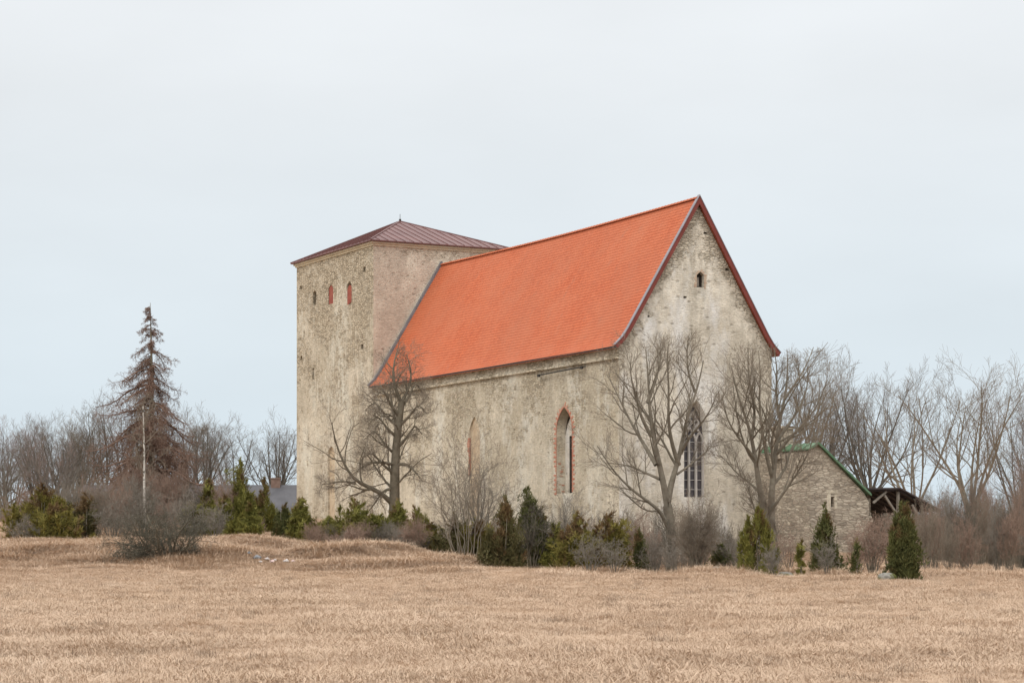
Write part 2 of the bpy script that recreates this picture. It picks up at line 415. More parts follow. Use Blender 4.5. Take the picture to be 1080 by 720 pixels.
def arch(a0, a1, b0, b1, apex, n=7):
    """pointed arch loop in wall coordinates: sill b0, springing b1"""
    w = a1 - a0; mid = (a0 + a1) / 2; pts = [(a0, b0), (a1, b0)]
    for i in range(n + 1):
        t = i / n; pts.append((a1 - (w / 2) * t ** 2.5, b1 + (apex - b1) * t))
    for i in range(n - 1, -1, -1):
        t = i / n; pts.append((a0 + (w / 2) * t ** 2.5, b1 + (apex - b1) * t))
    return pts
def rect(a0, a1, b0, b1): return [(a0, b0), (a1, b0), (a1, b1), (a0, b1)]
mapU = lambda a, b, d: (UW + d, a, b)            # long wall: a = v, depth goes into the wall (+u)
mapV = lambda a, b, d: (a, d, b)                 # gable: a = u, depth +v
def shrink(loop, k):
    if k == 1: return loop
    ca = sum(p[0] for p in loop) / len(loop); cb = min(p[1] for p in loop)
    return [(ca + (a - ca) * k, cb + (b - cb) * (1 - (1 - k) * .35)) for a, b in loop]
def panel(bm, outline, holes, mapf):
    """flat wall with real openings; every hole gets its reveals. holes: (loop, depth, inner scale)"""
    es = []
    def ring(pts):
        vs = [bm.verts.new(mapf(a, b, 0)) for a, b in pts]
        for i in range(len(vs)): es.append(bm.edges.new((vs[i], vs[(i + 1) % len(vs)])))
        return vs
    ring(outline); hv = [ring(h[0]) for h in holes]
    bmesh.ops.triangle_fill(bm, edges=es, use_beauty=True)
    for vs, (lp, dep, k) in zip(hv, holes):
        iv = [bm.verts.new(mapf(a, b, dep)) for a, b in shrink(lp, k)]
        for i in range(len(vs)): bm.faces.new((vs[i], vs[(i + 1) % len(vs)], iv[(i + 1) % len(vs)], iv[i]))
def plate(name, loop, mapf, d, mat, parent, thick=.06):
    bm = bmesh.new(); prism(bm, loop, mapf, d, d + thick); return bm_obj(name, bm, mat, parent)
def ubox(x0, x1, y0, y1):                        # pixel box on the long wall -> rectangle loop (a0 < a1)
    a, b = on_u(x1, (y0 + y1) / 2)[0], on_u(x0, (y0 + y1) / 2)[0]
    xm = (x0 + x1) / 2
    return a, b, on_u(xm, y1)[1], on_u(xm, y0)[1]
def vbox(x0, x1, y0, y1, vw=0.0):
    xm = (x0 + x1) / 2
    return on_v(x0, y0, vw)[0], on_v(x1, y0, vw)[0], on_v(xm, y1, vw)[1], on_v(xm, y0, vw)[1]

# --- tower
holes, shut = [], []
for (x0, x1, y0, y1, kind) in ((330.0, 333.6, 306, 321.5, 'slit'), (346.2, 351.4, 300, 320.5, 'shut'), (366.2, 370.6, 296.5, 316, 'ajar')):
    a0, a1, z0, z1 = ubox(x0, x1, y0, y1)
    lp = arch(a0, a1, z0, z1 - (a1 - a0) * .45, z1, 4); holes.append((lp, .35, 1)); shut.append((lp, kind, (a0, a1, z0, z1)))
put = []
for (x, y, w, h) in ((317, 303.5, 2.4, 4), (384.3, 284, 2.6, 5.4), (317.8, 377.5, 2, 4.6), (382, 365.5, 2.6, 4.8), (330.3, 394, 1.6, 12)):
    a0, a1, z0, z1 = ubox(x - w / 2, x + w / 2, y - h / 2, y + h / 2); put.append(rect(a0, a1, z0, z1))
a0, a1, z0, z1 = ubox(345.5, 353, 470, 566)
niche = arch(a0, a1, z0, z1 - .8, z1, 4)
bm = bmesh.new()
panel(bm, rect(L, LB, -4, HTE - .02), [h for h in holes] + [(p, .45, 1) for p in put] + [(niche, .22, 1)], mapU)
UR = UW + WT - .8
quad(bm, (UR, L, -4), (UR, LB, -4), (UR, LB, HTE - .02), (UR, L, HTE - .02)); quad(bm, (UW, LB, -4), (UR, LB, -4), (UR, LB, HTE - .02), (UW, LB, HTE - .02))
tower = bm_obj('tower_wall', bm, M['tower_left'], church)
bm = bmesh.new(); panel(bm, rect(UW, UR, -4, HTE - .02), [], lambda a, b, d: (a, L + d, b))
bm_obj('tower_front', bm, M['tower_right'], church)
for lp, kind, (a0, a1, z0, z1) in shut:
    wd = plate('window', lp, mapU, .352, M['dark'], church)
    if kind == 'shut': plate('shutter', shrink(lp, .97), mapU, .06, M['shutter'], wd, .05)
    if kind == 'ajar':
        bm = bmesh.new(); m_ = lambda a, b, d: (UW - .03 - (a - a0) * .15 + d, a0 - .06 + (a - a0) * .62, b - .22 - (a - a0) * .25)
        prism(bm, lp, m_, 0, .05); bm_obj('shutter', bm, M['shutter'], wd)
bm = bmesh.new()
bm.free()
for p in put: plate('putlog_hole', p, mapU, .452, M['dark'], church)
plate('blocked_niche', niche, mapU, .18, M['brown_reveal'], church, .03)
# cornice under the tower eave
bm = bmesh.new()
def ringbox(o, z0, z1):
    box(bm, UW - o, UW - .001, L - o, LB + o, z0, z1); box(bm, UW, UR + o, L - o, L - .001, z0, z1); box(bm, UR + .001, UR + o, L, LB + o, z0, z1); box(bm, UW, UR, LB + .001, LB + o, z0, z1)
ringbox(.10, HTE - .34, HTE - .19); ringbox(.22, HTE - .187, HTE - .05)
bm_obj('tower_cornice', bm, M['pale_stone'], church)
# tower roof: hipped sheet metal with standing seams
o = .40; c0 = [(UW - o, L - o), (UR + o, L - o), (UR + o, LB + o), (UW - o, LB + o)]
ap = ((UW + UR) / 2, (L + LB) / 2, HTA)
bm = bmesh.new(); zr = HTE - .03
b1 = [bm.verts.new((x, y, zr)) for x, y in c0]; b2 = [bm.verts.new((x, y, zr + .09)) for x, y in c0]; va = bm.verts.new(ap)
bm.faces.new(b1[::-1])
for i in range(4):
    j = (i + 1) % 4; bm.faces.new((b1[i], b1[j], b2[j], b2[i])); bm.faces.new((b2[i], b2[j], va))
roof = bm_obj('tower_roof', bm, M['tower_roof'], church)
bm = bmesh.new()
for i in range(4):
    A = Vector((*c0[i], zr + .11)); B = Vector((*c0[(i + 1) % 4], zr + .11)); Pk = Vector((*ap[:2], ap[2] + .02)); n_ = 17 if i % 2 == 0 else 22
    mid = (A + B) / 2
    for k in range(1, n_):
        t = k / n_; s = A.lerp(B, t); up = 1 - abs(2 * t - 1)
        e = s + (Pk - mid) * up
        bar(bm, s, e, .03, .06)
    bar(bm, A, Pk, .12, .08)
bm_obj('roof_seam', bm, M['tower_roof'], roof)
bm = bmesh.new(); bar(bm, (ap[0], ap[1], HTA - .1), (ap[0], ap[1], HTA + .6), .03); bar(bm, (ap[0], ap[1], HTA - .05), (ap[0], ap[1], HTA + .18), .14)
bm_obj('finial', bm, M['iron'], roof)

# --- nave long wall
wa = ubox(587, 603.5, 429, 520); wloop = arch(wa[0], wa[1], wa[2], wa[3] - 1.7, wa[3], 8)
wb = ubox(494.5, 506.0, 439, 545); wloop2 = arch(wb[0], wb[1], wb[2], wb[3] - 1.6, wb[3], 8)
bm = bmesh.new()
panel(bm, rect(0, L, -4, HE + .25), [(wloop, .72, 1), (wloop2, .16, 1)], mapU)
quad(bm, (12.6 - UW, 0, -4), (12.6 - UW, L, -4), (12.6 - UW, L, HE + .2), (12.6 - UW, 0, HE + .2))
nave = bm_obj('nave_wall', bm, M['nave'], church)
win = plate('window', wloop, mapU, .722, M['dark'], church)
bm = bmesh.new()
prism(bm, rect(wa[0] + 1.62, wa[1] - .02, wa[2] + .02, wa[3] - 1.9), mapU, .66, .715)
prism(bm, [(wa[0] + 1.3, wa[3] - 1.899), (wa[1] - .05, wa[3] - 1.899), (wa[1] - .30, wa[3] - 1.2), (wa[0] + 1.3, wa[3] - .5)], mapU, .66, .715)
bm_obj('infill', bm, M['gable'], win)
bm = bmesh.new(); rb = np.random.default_rng(3)
def along(loop, step):
    pts = [Vector((p[0], p[1])) for p in loop[1:]] + [Vector(loop[0])]
    out_, acc = [], 0
    for p, q in zip(pts, pts[1:]):
        l = (q - p).length; d = (q - p) / l
        while acc < l: out_.append((p + d * acc, d)); acc += step
        acc -= l
    return out_
for k, (p, d) in enumerate(along(wloop, .155)):
    ln = (.12 if k % 2 else .34) * rb.uniform(.8, 1.15); nrm = Vector((d.y, -d.x))
    if rb.random() < .12: ln *= .5
    c = [p - d * .065, p + d * .065, p + d * .065 + nrm * ln, p - d * .065 + nrm * ln]
    prism(bm, [(q.x, q.y) for q in c], mapU, -.02 - rb.uniform(0, .012), .05)
bm_obj('brick_surround', bm, M['brick'], win)
for k in range(12):                                # loose brick facing low in the reveal
    bm = bmesh.new(); zz = wa[2] + rb.uniform(.1, 2.2); dd = rb.uniform(.05, .45)
    box(bm, UW + dd, UW + dd + .2, wa[1] - .02 - rb.uniform(0, .012), wa[1] + .03, zz, zz + .075)
    bm_obj('loose_brick', bm, M['brick_dull' if k % 3 else 'brick'], win)
w2 = plate('window', wloop2, mapU, .13, M['brown_reveal'], church, .03)
bm = bmesh.new()
for k in range(16):
    zz = wb[3] - 1.6 - k * .17; ln = rb.uniform(.1, .3)
    if k > 5: ln = .03
    box(bm, UW - .012, UW + .1, wb[1] - .1, wb[1] + ln, zz - .06, zz + .09)
bm_obj('brick_surround', bm, M['brick'], w2)
# cornice band and string course
bm = bmesh.new(); box(bm, UW - .12, UW - .001, .02, L - .02, HE - .62, HE + .10); box(bm, UW - .20, UW - .001, .02, L - .02, HE - .78, HE - .623)
bm_obj('cornice', bm, M['pale_stone'], church)
bpy.data.objects['cornice'].data.materials[0] = M['nave']
pa, pb = on_u(568.5, 395.5, .2), on_u(614, 387.0, .2)
bm = bmesh.new(); bar(bm, (.18, pa[0], pa[1]), (.18, pb[0], pb[1]), .075)
for q in (pa, pb): bar(bm, (.18, q[0], q[1]), (UW, q[0], q[1] + .05), .07); box(bm, .10, .24, q[0] - .10, q[0] + .10, q[1] - .12, q[1] + .06)
bm_obj('iron_bar', bm, M['iron'], church)

# --- gable wall
PROF = [(0, HR), (5.33, HR - 8.77), (5.75, HR - 9.35), (6.3, HR - 9.88)]     # roof profile: distance from ridge, height
gw = vbox(721.5, 747.5, 421, 524); gloop = arch(gw[0], gw[1], gw[2], gw[3] - 2.4, gw[3], 8)
hw = vbox(734.8, 742.6, 286.5, 303); hloop = [(hw[0], hw[2]), (hw[1], hw[2]), (hw[1], hw[3] - .22), (hw[1] - .22, hw[3] - .04), ((hw[0] + hw[1]) / 2, hw[3]), (hw[0] + .22, hw[3] - .04), (hw[0], hw[3] - .22)]
gh = [rect(*vbox(x - w / 2, x + w / 2, y - h / 2, y + h / 2)) for x, y, w, h in ((722.6, 313.3, 3.6, 2.4), (744, 245.8, 4, 2), (767, 284, 4, 2.2), (684, 333.5, 2.2, 2))]
low = lambda d: .22
gout = [(UW, -4), (12.6 - UW, -4), (12.6 - UW, HR - 9.55)] + [(6.3 + a, z - .22) for a, z in PROF[2:0:-1]] + [(6.3, HR - .25)] + [(6.3 - a, z - .22) for a, z in PROF[1:3]] + [(UW, HR - 9.55)]
bm = bmesh.new(); panel(bm, gout, [(gloop, .60, .90), (hloop, .3, 1)] + [(h, .35, 1) for h in gh], mapV)
M_g = bm_obj('gable_wall', bm, M['gable'], church)
for h in gh: plate('putlog_hole', h, mapV, .352, M['dark'], church)
# small window high in the gable
wd = plate('window', hloop, mapV, .302, M['dark'], church)
plate('shutter', rect(hw[0] + .05, (hw[0] + hw[1]) / 2, hw[2] + .1, hw[3] - .35), mapV, .2, M['wood_grey'], wd, .04)
bm = bmesh.new()
for k, (p, d) in enumerate(along(hloop, .16)):
    nrm = Vector((d.y, -d.x)); ln = rb.uniform(.10, .22)
    c = [p - d * .065, p + d * .065, p + d * .065 + nrm * ln, p - d * .065 + nrm * ln]; prism(bm, [(q.x, q.y) for q in c], mapV, -.015, .05)
for k in range(0): box(bm, hw[0] + k * .2 - .1, hw[0] + k * .2 + .08, -.014, .05, hw[2] - .22 - (k % 3) * .12, hw[2] - .06 - (k % 3) * .12)
bm_obj('brick_surround', bm, M['brick_dull'], wd)
# great traceried window
gi = shrink(gloop, .90); ia0, ia1 = min(p[0] for p in gi), max(p[0] for p in gi); ib0, ib1 = min(p[1] for p in gi), max(p[1] for p in gi)
gwn = plate('window', gi, mapV, .605, M['glass'], church)
bm = bmesh.new(); wI = ia1 - ia0; spr = ib1 - 2.3
vt = .53
mull = [ia0 + wI * t for t in (.02, .345, .665, .98)]
for m_ in mull: box(bm, m_ - .065, m_ + .065, vt - .08, vt + .07, ib0, spr + .1)
def tub(p, q, w=.10): bar(bm, (p[0], vt, p[1]), (q[0], vt, q[1]), w, .12)
def pointed(x0, x1, z0, hgt, n=6):
    pts = arch(x0, x1, z0, z0, z0 + hgt, n)[1:] + [(x0, z0)]
    for p, q in zip(pts, pts[1:]): tub(p, q)
for x0, x1 in zip(mull, mull[1:]): pointed(x0, x1, spr - .35, .75)
for k in range(2):
    xa, xb = (mull[k] + mull[k + 1]) / 2, (mull[k + 1] + mull[k + 2]) / 2
    pts = [(xa, spr + .4), (xb - .05, spr + 1.05), (mull[k + 1], spr + 1.3), (xa + .05, spr + 1.05), (xb, spr + .4)]
    for p, q in zip(pts, pts[1:]): tub(p, q)
tub((mull[1], spr + 1.3), ((mull[1] + mull[2]) / 2, spr + 1.75)); tub((mull[2], spr + 1.3), ((mull[1] + mull[2]) / 2, spr + 1.75))
bm_obj('tracery', bm, M['tracery'], gwn)
bm = bmesh.new(); z = ib0 + .5
while z < spr + .3:
    box(bm, ia0, ia1, vt + .02, vt + .04, z, z + .035); z += .62
bm_obj('window_bar', bm, M['tracery'], gwn)
# plinths along the foot of the walls
bm = bmesh.new(); box(bm, UW, 12.6 - UW, -.22, -.001, -4, .9); box(bm, UW - .2, UW - .001, -.22, L - .5, -4, .55); box(bm, UW + 1, 10, -.6, -.222, -4, 2.35 - 2.0)
bm_obj('plinth', bm, M['nave'], church)

# --- nave roof with real courses of tiles
def slope_pts():                                  # dense profile from ridge down, (a, z, arclength)
    res, acc = [(0, HR, 0)], 0
    P0 = PROF
    for (a, z), (b_, y) in zip(P0, P0[1:]):
        l = math.hypot(b_ - a, z - y); acc += l; res.append((b_, y, acc))
    return res
SP = slope_pts(); TOT = SP[-1][2]; ROW = .25
def sl(s):
    aa = np.interp(s, [p[2] for p in SP], [p[0] for p in SP]); zz = np.interp(s, [p[2] for p in SP], [p[1] for p in SP]); return aa, zz
nrow = int(TOT / ROW)
bm = bmesh.new(); uvl = bm.loops.layers.uv.new('UVMap'); rr = np.random.default_rng(11)
GV0, GV1 = -.30, L
nv = 40
vv = np.linspace(GV0, GV1, nv + 1)
sag = lambda v: -.16 * math.sin(math.pi * (v - GV0) / (GV1 - GV0))
for side in (-1, 1):
    for k in range(nrow + 1):
        s0, s1 = max(0, TOT - (k + 1) * ROW), TOT - k * ROW
        a0, z0 = sl(s0); a1, z1 = sl(s1)
        nl = math.hypot(a1 - a0, z1 - z0); na, nzz = (z0 - z1) / nl, (a1 - a0) / nl
        lift = .014
        for i in range(nv):
            va, vb = vv[i], vv[i + 1]; ja, jb = sag(va), sag(vb)
            p = [(6.3 + side * a0, va, z0 + ja), (6.3 + side * a0, vb, z0 + jb),
                 (6.3 + side * (a1 + na * lift), vb, z1 + nzz * lift + jb), (6.3 + side * (a1 + na * lift), va, z1 + nzz * lift + ja)]
            f = quad(bm, *p)
            for lp_, (uu, vv_) in zip(f.loops, ((va, s0), (vb, s0), (vb, s1 - .01), (va, s1 - .01))): lp_[uvl].uv = (uu, TOT - vv_ + ROW * 40)
            q = [p[3], p[2], (6.3 + side * a1, vb, z1 + jb), (6.3 + side * a1, va, z1 + ja)]
            f = quad(bm, *q)
            for lp_ in f.loops: lp_[uvl].uv = (va, .001)
    # underside
    for (A, B) in zip(PROF, PROF[1:]):
        quad(bm, (6.3 + side * A[0], GV0, A[1] - .16), (6.3 + side * A[0], GV1, A[1] - .16), (6.3 + side * B[0], GV1, B[1] - .16), (6.3 + side * B[0], GV0, B[1] - .16))
nroof = bm_obj('nave_roof', bm, M['tile'], church, fix=False)
bm = bmesh.new()
for side in (-1, 1): box(bm, 6.3 + side * 6.28 - .02, 6.3 + side * 6.28 + .02, GV0, GV1 - .05, HR - 9.88 - .12, HR - 9.88 - .01)
bm_obj('eave_board', bm, M['iron'], nroof)
bm = bmesh.new()                                  # ridge tiles
v = GV0 + .1
while v < GV1 - .1:
    z = HR + sag(v) - .02; ln = .42
    pts = [(math.cos(t) * .15, math.sin(t) * .13) for t in np.linspace(0, math.pi, 6)]
    A = [bm.verts.new((6.3 + a * 1.15, v, z + b * 1.2)) for a, b in pts]; B = [bm.verts.new((6.3 + a * .95, v + ln, z + b * .95)) for a, b in pts]
    for i in range(5): bm.faces.new((A[i], A[i + 1], B[i + 1], B[i]))
    bm.faces.new(A); v += .40
bm_obj('ridge_tile', bm, M['ridge'], nroof)
def verge(bm, v0, v1, up, dn, sides=(-1, 1), ext=0.0):
    for side in sides:
        pts = [(a + (ext if a == 6.3 else 0), z) for a, z in PROF]
        for (A, B) in zip(pts, pts[1:]):
            nl = math.hypot(B[0] - A[0], A[1] - B[1]); na, nzz = (A[1] - B[1]) / nl, (B[0] - A[0]) / nl
            c = [(A[0] + na * up if A[0] else 0, A[1] + (nzz * up if A[0] else up / nzz)), (B[0] + na * up, B[1] + nzz * up), (B[0] - na * dn, B[1] - nzz * dn), (A[0] - na * dn if A[0] else 0, A[1] - (nzz * dn if A[0] else dn / nzz))]
            prism(bm, [(6.3 + side * a, z) for a, z in c], mapV, v0, v1)
bm = bmesh.new(); verge(bm, -.365, -.305, .07, .20); bm_obj('barge_board', bm, M['barge'], nroof)
bm = bmesh.new(); verge(bm, -.40, -.12, .115, -.072); bm_obj('verge_cap', bm, M['verge_cap'], nroof)
bm = bmesh.new(); verge(bm, L - .26, L - .004, .17, .10, (-1, 1)); bm_obj('wall_flashing', bm, M['flashing'], nroof)

# ------------------------------------------------------------------ annex with green roof, open shelter, farmhouse
an0 = loc2w(10.9, -6.0, 0)
annex = empty('stone_annex', (an0[0], an0[1], ZE + ZB), TH, label='low rubble stone annex with green sheet roof against the church gable', cat='annex')
# local frame: origin on near corner; a along u, depth +v 0..5.78
_o = (10.9, -6.0)
def an_v(px, py):
    u, z = on_v(px, py, _o[1]); return u - _o[0], z
rz_ = an_v(861.5, 466)[1]; ru = an_v(861.5, 466)[0]; le = an_v(852.5, 473)[1]; re_ = an_v(915, 520); rw = re_[0]; re_z = re_[1]; wl = an_v(854, 500)[0]
wall_r = an_v(918, 540)[0]
slit = rect(*[an_v(876.3, 0)[0], an_v(879.6, 0)[0], an_v(878, 534.5)[1], an_v(878, 523.5)[1]])
outl = [(wl, -4), (wall_r, -4), (wall_r + .05, -1), (wall_r - .12, re_z - .55), (rw - .3, re_z + .05), (ru, rz_ - .14), (wl, le - .12)]
bm = bmesh.new(); panel(bm, outl, [(slit, .4, 1)], mapV)
quad(bm, (wl, 0, -4), (wl, 5.75, -4), (wl, 5.75, le - .12), (wl, 0, le - .12))
quad(bm, (wall_r, 0, -4), (wall_r, 7, -4), (wall_r, 7, re_z - .3), (wall_r, 0, re_z - .3))
bm_obj('annex_wall', bm, M['annex'], annex)
ws = plate('window', slit, mapV, .402, M['dark'], annex)
bm = bmesh.new()
for (a, b, c, d) in ((slit[0][0] - .3, slit[0][0] - .02, slit[0][1] - .25, slit[2][1] + .2), (slit[1][0] + .02, slit[1][0] + .24, slit[0][1] - .1, slit[2][1] + .15), (slit[0][0] - .35, slit[1][0] + .3, slit[2][1] + .22, slit[2][1] + .42)):
    box(bm, a, b, -.03, .05, c, d)
bm_obj('window_frame', bm, M['nave'], ws)
bm = bmesh.new(); t = .09
prof = [(wl - .12, le - .06), (ru, rz_ - .12), (rw + .12, re_z - .12)]
for A, B in zip(prof, prof[1:]):
    prism(bm, [A, B, (B[0], B[1] + t), (A[0], A[1] + t)], mapV, -.25, 5.75)
roof2 = bm_obj('annex_roof', bm, M['green_roof'], annex)
bm = bmesh.new()
for k in range(8):
    y = -.2 + k * .8
    for A, B in zip(prof, prof[1:]): bar(bm, (A[0], y, A[1] + t + .02), (B[0], y, B[1] + t + .02), .03, .05)
A, B = prof[1], prof[2]
prism(bm, [(A[0], A[1] - .06), (B[0], B[1] - .06), (B[0], B[1] + t), (A[0], A[1] + t)], mapV, -.29, -.255)
bm_obj('roof_seam', bm, M['green_roof'], roof2)
bm = bmesh.new(); ca = an_v(835.5, 0)[0] + 1.0; cb = an_v(852.5, 0)[0] + .9
box(bm, ca + .1, cb, 3.0, 4.0, le - .5, an_v(845, 449)[1]); box(bm, ca, cb + .08, 2.92, 4.08, an_v(845, 449)[1] + .002, an_v(845, 449)[1] + .18)
bm_obj('chimney', bm, M['annex'], roof2)
bm = bmesh.new()                                  # broken toothing stones at the wall's right end
for k in range(20):
    z = -1.2 + k * .2; w = rb.uniform(.05, .38)
    if z > re_z - .5: break
    box(bm, wall_r - .1, wall_r + w, .05 + rb.uniform(0, .1), .7, z, z + .17)
bm_obj('toothing_stone', bm, M['annex'], annex)

sh0 = loc2w(15.2, -2.0, 0)
shelter = empty('open_shelter', (sh0[0], sh0[1], ZE + ZB), TH, label='open timber shelter with dark sagging roof on posts beside the annex', cat='shelter')
_s = (15.2, -2.0)
def sh_v(px, py):
    u, z = on_v(px, py, _s[1]); return u - _s[0], z
q0, q1, q2 = sh_v(913, 516), sh_v(947, 515.5), sh_v(990, 539)
bm = bmesh.new()
for A, B in ((q0, q1), (q1, q2)):
    prism(bm, [A, B, (B[0], B[1] + .10), (A[0], A[1] + .10)], mapV, -.3, 7)
shr = bm_obj('shelter_roof', bm, M['shelter_roof'], shelter)
bm = bmesh.new()
for y in np.arange(0, 7, .9):
    for A, B in ((q0, q1), (q1, q2)): bar(bm, (A[0], y, A[1] - .07), (B[0], y, B[1] - .07), .09, .12)
bm_obj('rafter', bm, M['shelter_roof'], shr)  # timber given the roof's dark colour, painting in shade under the roof
for px, y in ((948, 0.1), (983, .1), (948, 3.4), (983, 3.4), (924, 6.4)):
    a, z = sh_v(px, 545); zt = np.interp(a, [q0[0], q1[0], q2[0]], [q0[1], q1[1], q2[1]]) - .12
    bm = bmesh.new(); bar(bm, (a, y, -3.5), (a, y, zt), .17); bm_obj('post', bm, M['wood_grey'], shelter)
for (xa, ya), (xb, yb) in (((933, 522), (946, 542)), ((921, 530), (935, 518)), ((962, 542), (950, 555)), ((962, 532), (975, 556)), ((978, 545), (964, 560))):
    A, B = sh_v(xa, ya), sh_v(xb, yb)
    bm = bmesh.new(); bar(bm, (A[0], .02, A[1]), (B[0], .02, B[1]), .13); bm_obj('brace', bm, M['wood_grey'], shelter)
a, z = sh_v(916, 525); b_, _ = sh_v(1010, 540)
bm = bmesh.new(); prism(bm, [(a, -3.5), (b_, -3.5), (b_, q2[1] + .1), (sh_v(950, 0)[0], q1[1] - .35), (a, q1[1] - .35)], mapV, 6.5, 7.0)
bm_obj('back_wall', bm, M['rubble_shaded'], shelter)

# long farm building behind on the left
fd = 235.0
fa, fb = P(88, 513, fd), P(352, 513, fd)
farm = empty('farmhouse', (fa[0], fd, gz(fa[0], fd)), 0, label='long low building with grey roof behind the junipers left of the tower', cat='farmhouse')
fl = fb[0] - fa[0]; fr = P(0, 513, fd)[2] - farm.location.z; fe = P(0, 557, fd)[2] - farm.location.z; hd = 5.5
bm = bmesh.new(); box(bm, .4, fl - .4, -hd + .5, hd - .5, -2, fe); 
for x in (.4, fl - .4): bm.faces.new([bm.verts.new(p) for p in ((x, -hd + .5, fe), (x, hd - .5, fe), (x, 0, fr - .3))])
bm_obj('farm_wall', bm, M['farm_wall'], farm)
bm = bmesh.new()
for s in (-1, 1): prism(bm, [(0, fr), (s * hd, fe - .2), (s * hd, fe - .05), (0, fr + .18)], lambda a, b, d: (d, a, b), 0, fl)
fr_o = bm_obj('farm_roof', bm, M['slate'], farm)
bm = bmesh.new(); cx_ = P(291, 0, fd)[0] - fa[0]; box(bm, cx_ - .45, cx_ + .45, -.4, .4, fr - .6, fr + .75); box(bm, cx_ - .52, cx_ + .52, -.47, .47, fr + .752, fr + .87)
bm_obj('chimney', bm, M['dark_brick'], fr_o)
for k in range(9):
    x = 2 + k * (fl - 4) / 8
    bm = bmesh.new(); box(bm, x - .5, x + .5, -hd + .42, -hd + .495, fe - 1.9, fe - .6); bm_obj('window', bm, M['glass'], farm)

# ------------------------------------------------------------------ plants: branch generator
def tubes(groups, sides_of):
    """groups: list of (pts B,N,3 ; rad B,N). returns V, [quads]"""
    Vs, Fs, off = [], [], 0
    for pts, rad, k in groups:
        B, N, _ = pts.shape
        if not B: continue
        tan = np.empty_like(pts); tan[:, 1:-1] = pts[:, 2:] - pts[:, :-2]; tan[:, 0] = pts[:, 1] - pts[:, 0]; tan[:, -1] = pts[:, -1] - pts[:, -2]
        tan = unit(tan)
        ref = np.where(np.abs(tan[:, :1, 2:3]) > .8, np.array([1., 0, 0]), np.array([0, 0, 1.]))
        s = unit(np.cross(tan, np.broadcast_to(ref, tan.shape))); t = np.cross(s, tan)
        ang = np.arange(k) * 2 * math.pi / k
        ring = pts[:, :, None] + rad[:, :, None, None] * (np.cos(ang)[None, None, :, None] * s[:, :, None] + np.sin(ang)[None, None, :, None] * t[:, :, None])
        Vs.append(ring.reshape(-1, 3))
        b = np.arange(B)[:, None, None] * N * k; i = np.arange(N - 1)[None, :, None] * k; j = np.arange(k)[None, None]; j2 = (j + 1) % k
        f = np.stack([b + i + j, b + i + j2, b + i + k + j2, b + i + k + j], -1).reshape(-1, 4) + off
        Fs.append(f); off += B * N * k
    return np.concatenate(Vs), Fs
def resample(line, N):
    line = np.asarray(line, float); d = np.concatenate([[0], np.cumsum(np.linalg.norm(np.diff(line, axis=0), axis=1))])
    # smooth through the points
    t = np.linspace(0, d[-1], N); r = np.stack([np.interp(t, d, line[:, c]) for c in range(3)], -1)
    for _ in range(2): r[1:-1] = .25 * r[:-2] + .5 * r[1:-1] + .25 * r[2:]
    return r
def grow(pts, rad, K, rng, t0=.25, t1=1.0, ang=(35, 60), ratio=.5, N=6, wob=.2, up=.12, rr=.6, tip=.25, lmin=.25, taper=.5, env=None):
    """K children on every branch of a level; returns the children's points and radii"""
    B, n, _ = pts.shape
    t = t0 + (t1 - t0) * (np.arange(K)[None] + rng.random((B, K))) / K
    fi = t * (n - 1); i = np.clip(fi.astype(int), 0, n - 2); fr_ = (fi - i)[..., None]
    bi = np.arange(B)[:, None]
    p = pts[bi, i] * (1 - fr_) + pts[bi, i + 1] * fr_
    tan = unit(pts[bi, i + 1] - pts[bi, i])
    r0 = rad[bi, i] * (1 - fr_[..., 0]) + rad[bi, i + 1] * fr_[..., 0]
    Lp = np.linalg.norm(np.diff(pts, axis=1), axis=2).sum(1)[:, None]
    Ln = np.maximum(Lp * ratio * (1.15 - taper * t) * rng.uniform(.6, 1.25, (B, K)), lmin)
    az = np.arange(K)[None] * 2.4 + rng.uniform(0, 6.28, (B, 1)) + rng.normal(0, .5, (B, K))
    ref = np.where(np.abs(tan[..., 2:3]) > .8, np.array([1., 0, 0]), np.array([0, 0, 1.]))
    s = unit(np.cross(tan, ref)); q = np.cross(s, tan)
    a = np.radians(rng.uniform(ang[0], ang[1], (B, K)))[..., None]
    d = np.cos(a) * tan + np.sin(a) * (np.cos(az)[..., None] * s + np.sin(az)[..., None] * q)
    p = p.reshape(-1, 3); d = d.reshape(-1, 3); Ln = Ln.reshape(-1); r0 = r0.reshape(-1)
    out_ = [p]; step = (Ln / (N - 1))[:, None]
    for _ in range(N - 1):
        d = unit(d + rng.normal(0, wob, d.shape) + np.array([0, 0, up])); p = p + d * step; out_.append(p)
    P_ = np.stack(out_, 1)
    rs = np.minimum(r0 * rr, Ln * .022 + .003)
    R_ = rs[:, None] * (1 + (tip - 1) * np.linspace(0, 1, N)[None])
    if env is not None:
        keep = env(P_[:, -1]); P_, R_ = P_[keep], R_[keep]
    return P_, R_
def minr(r, m): return np.maximum(r, m)
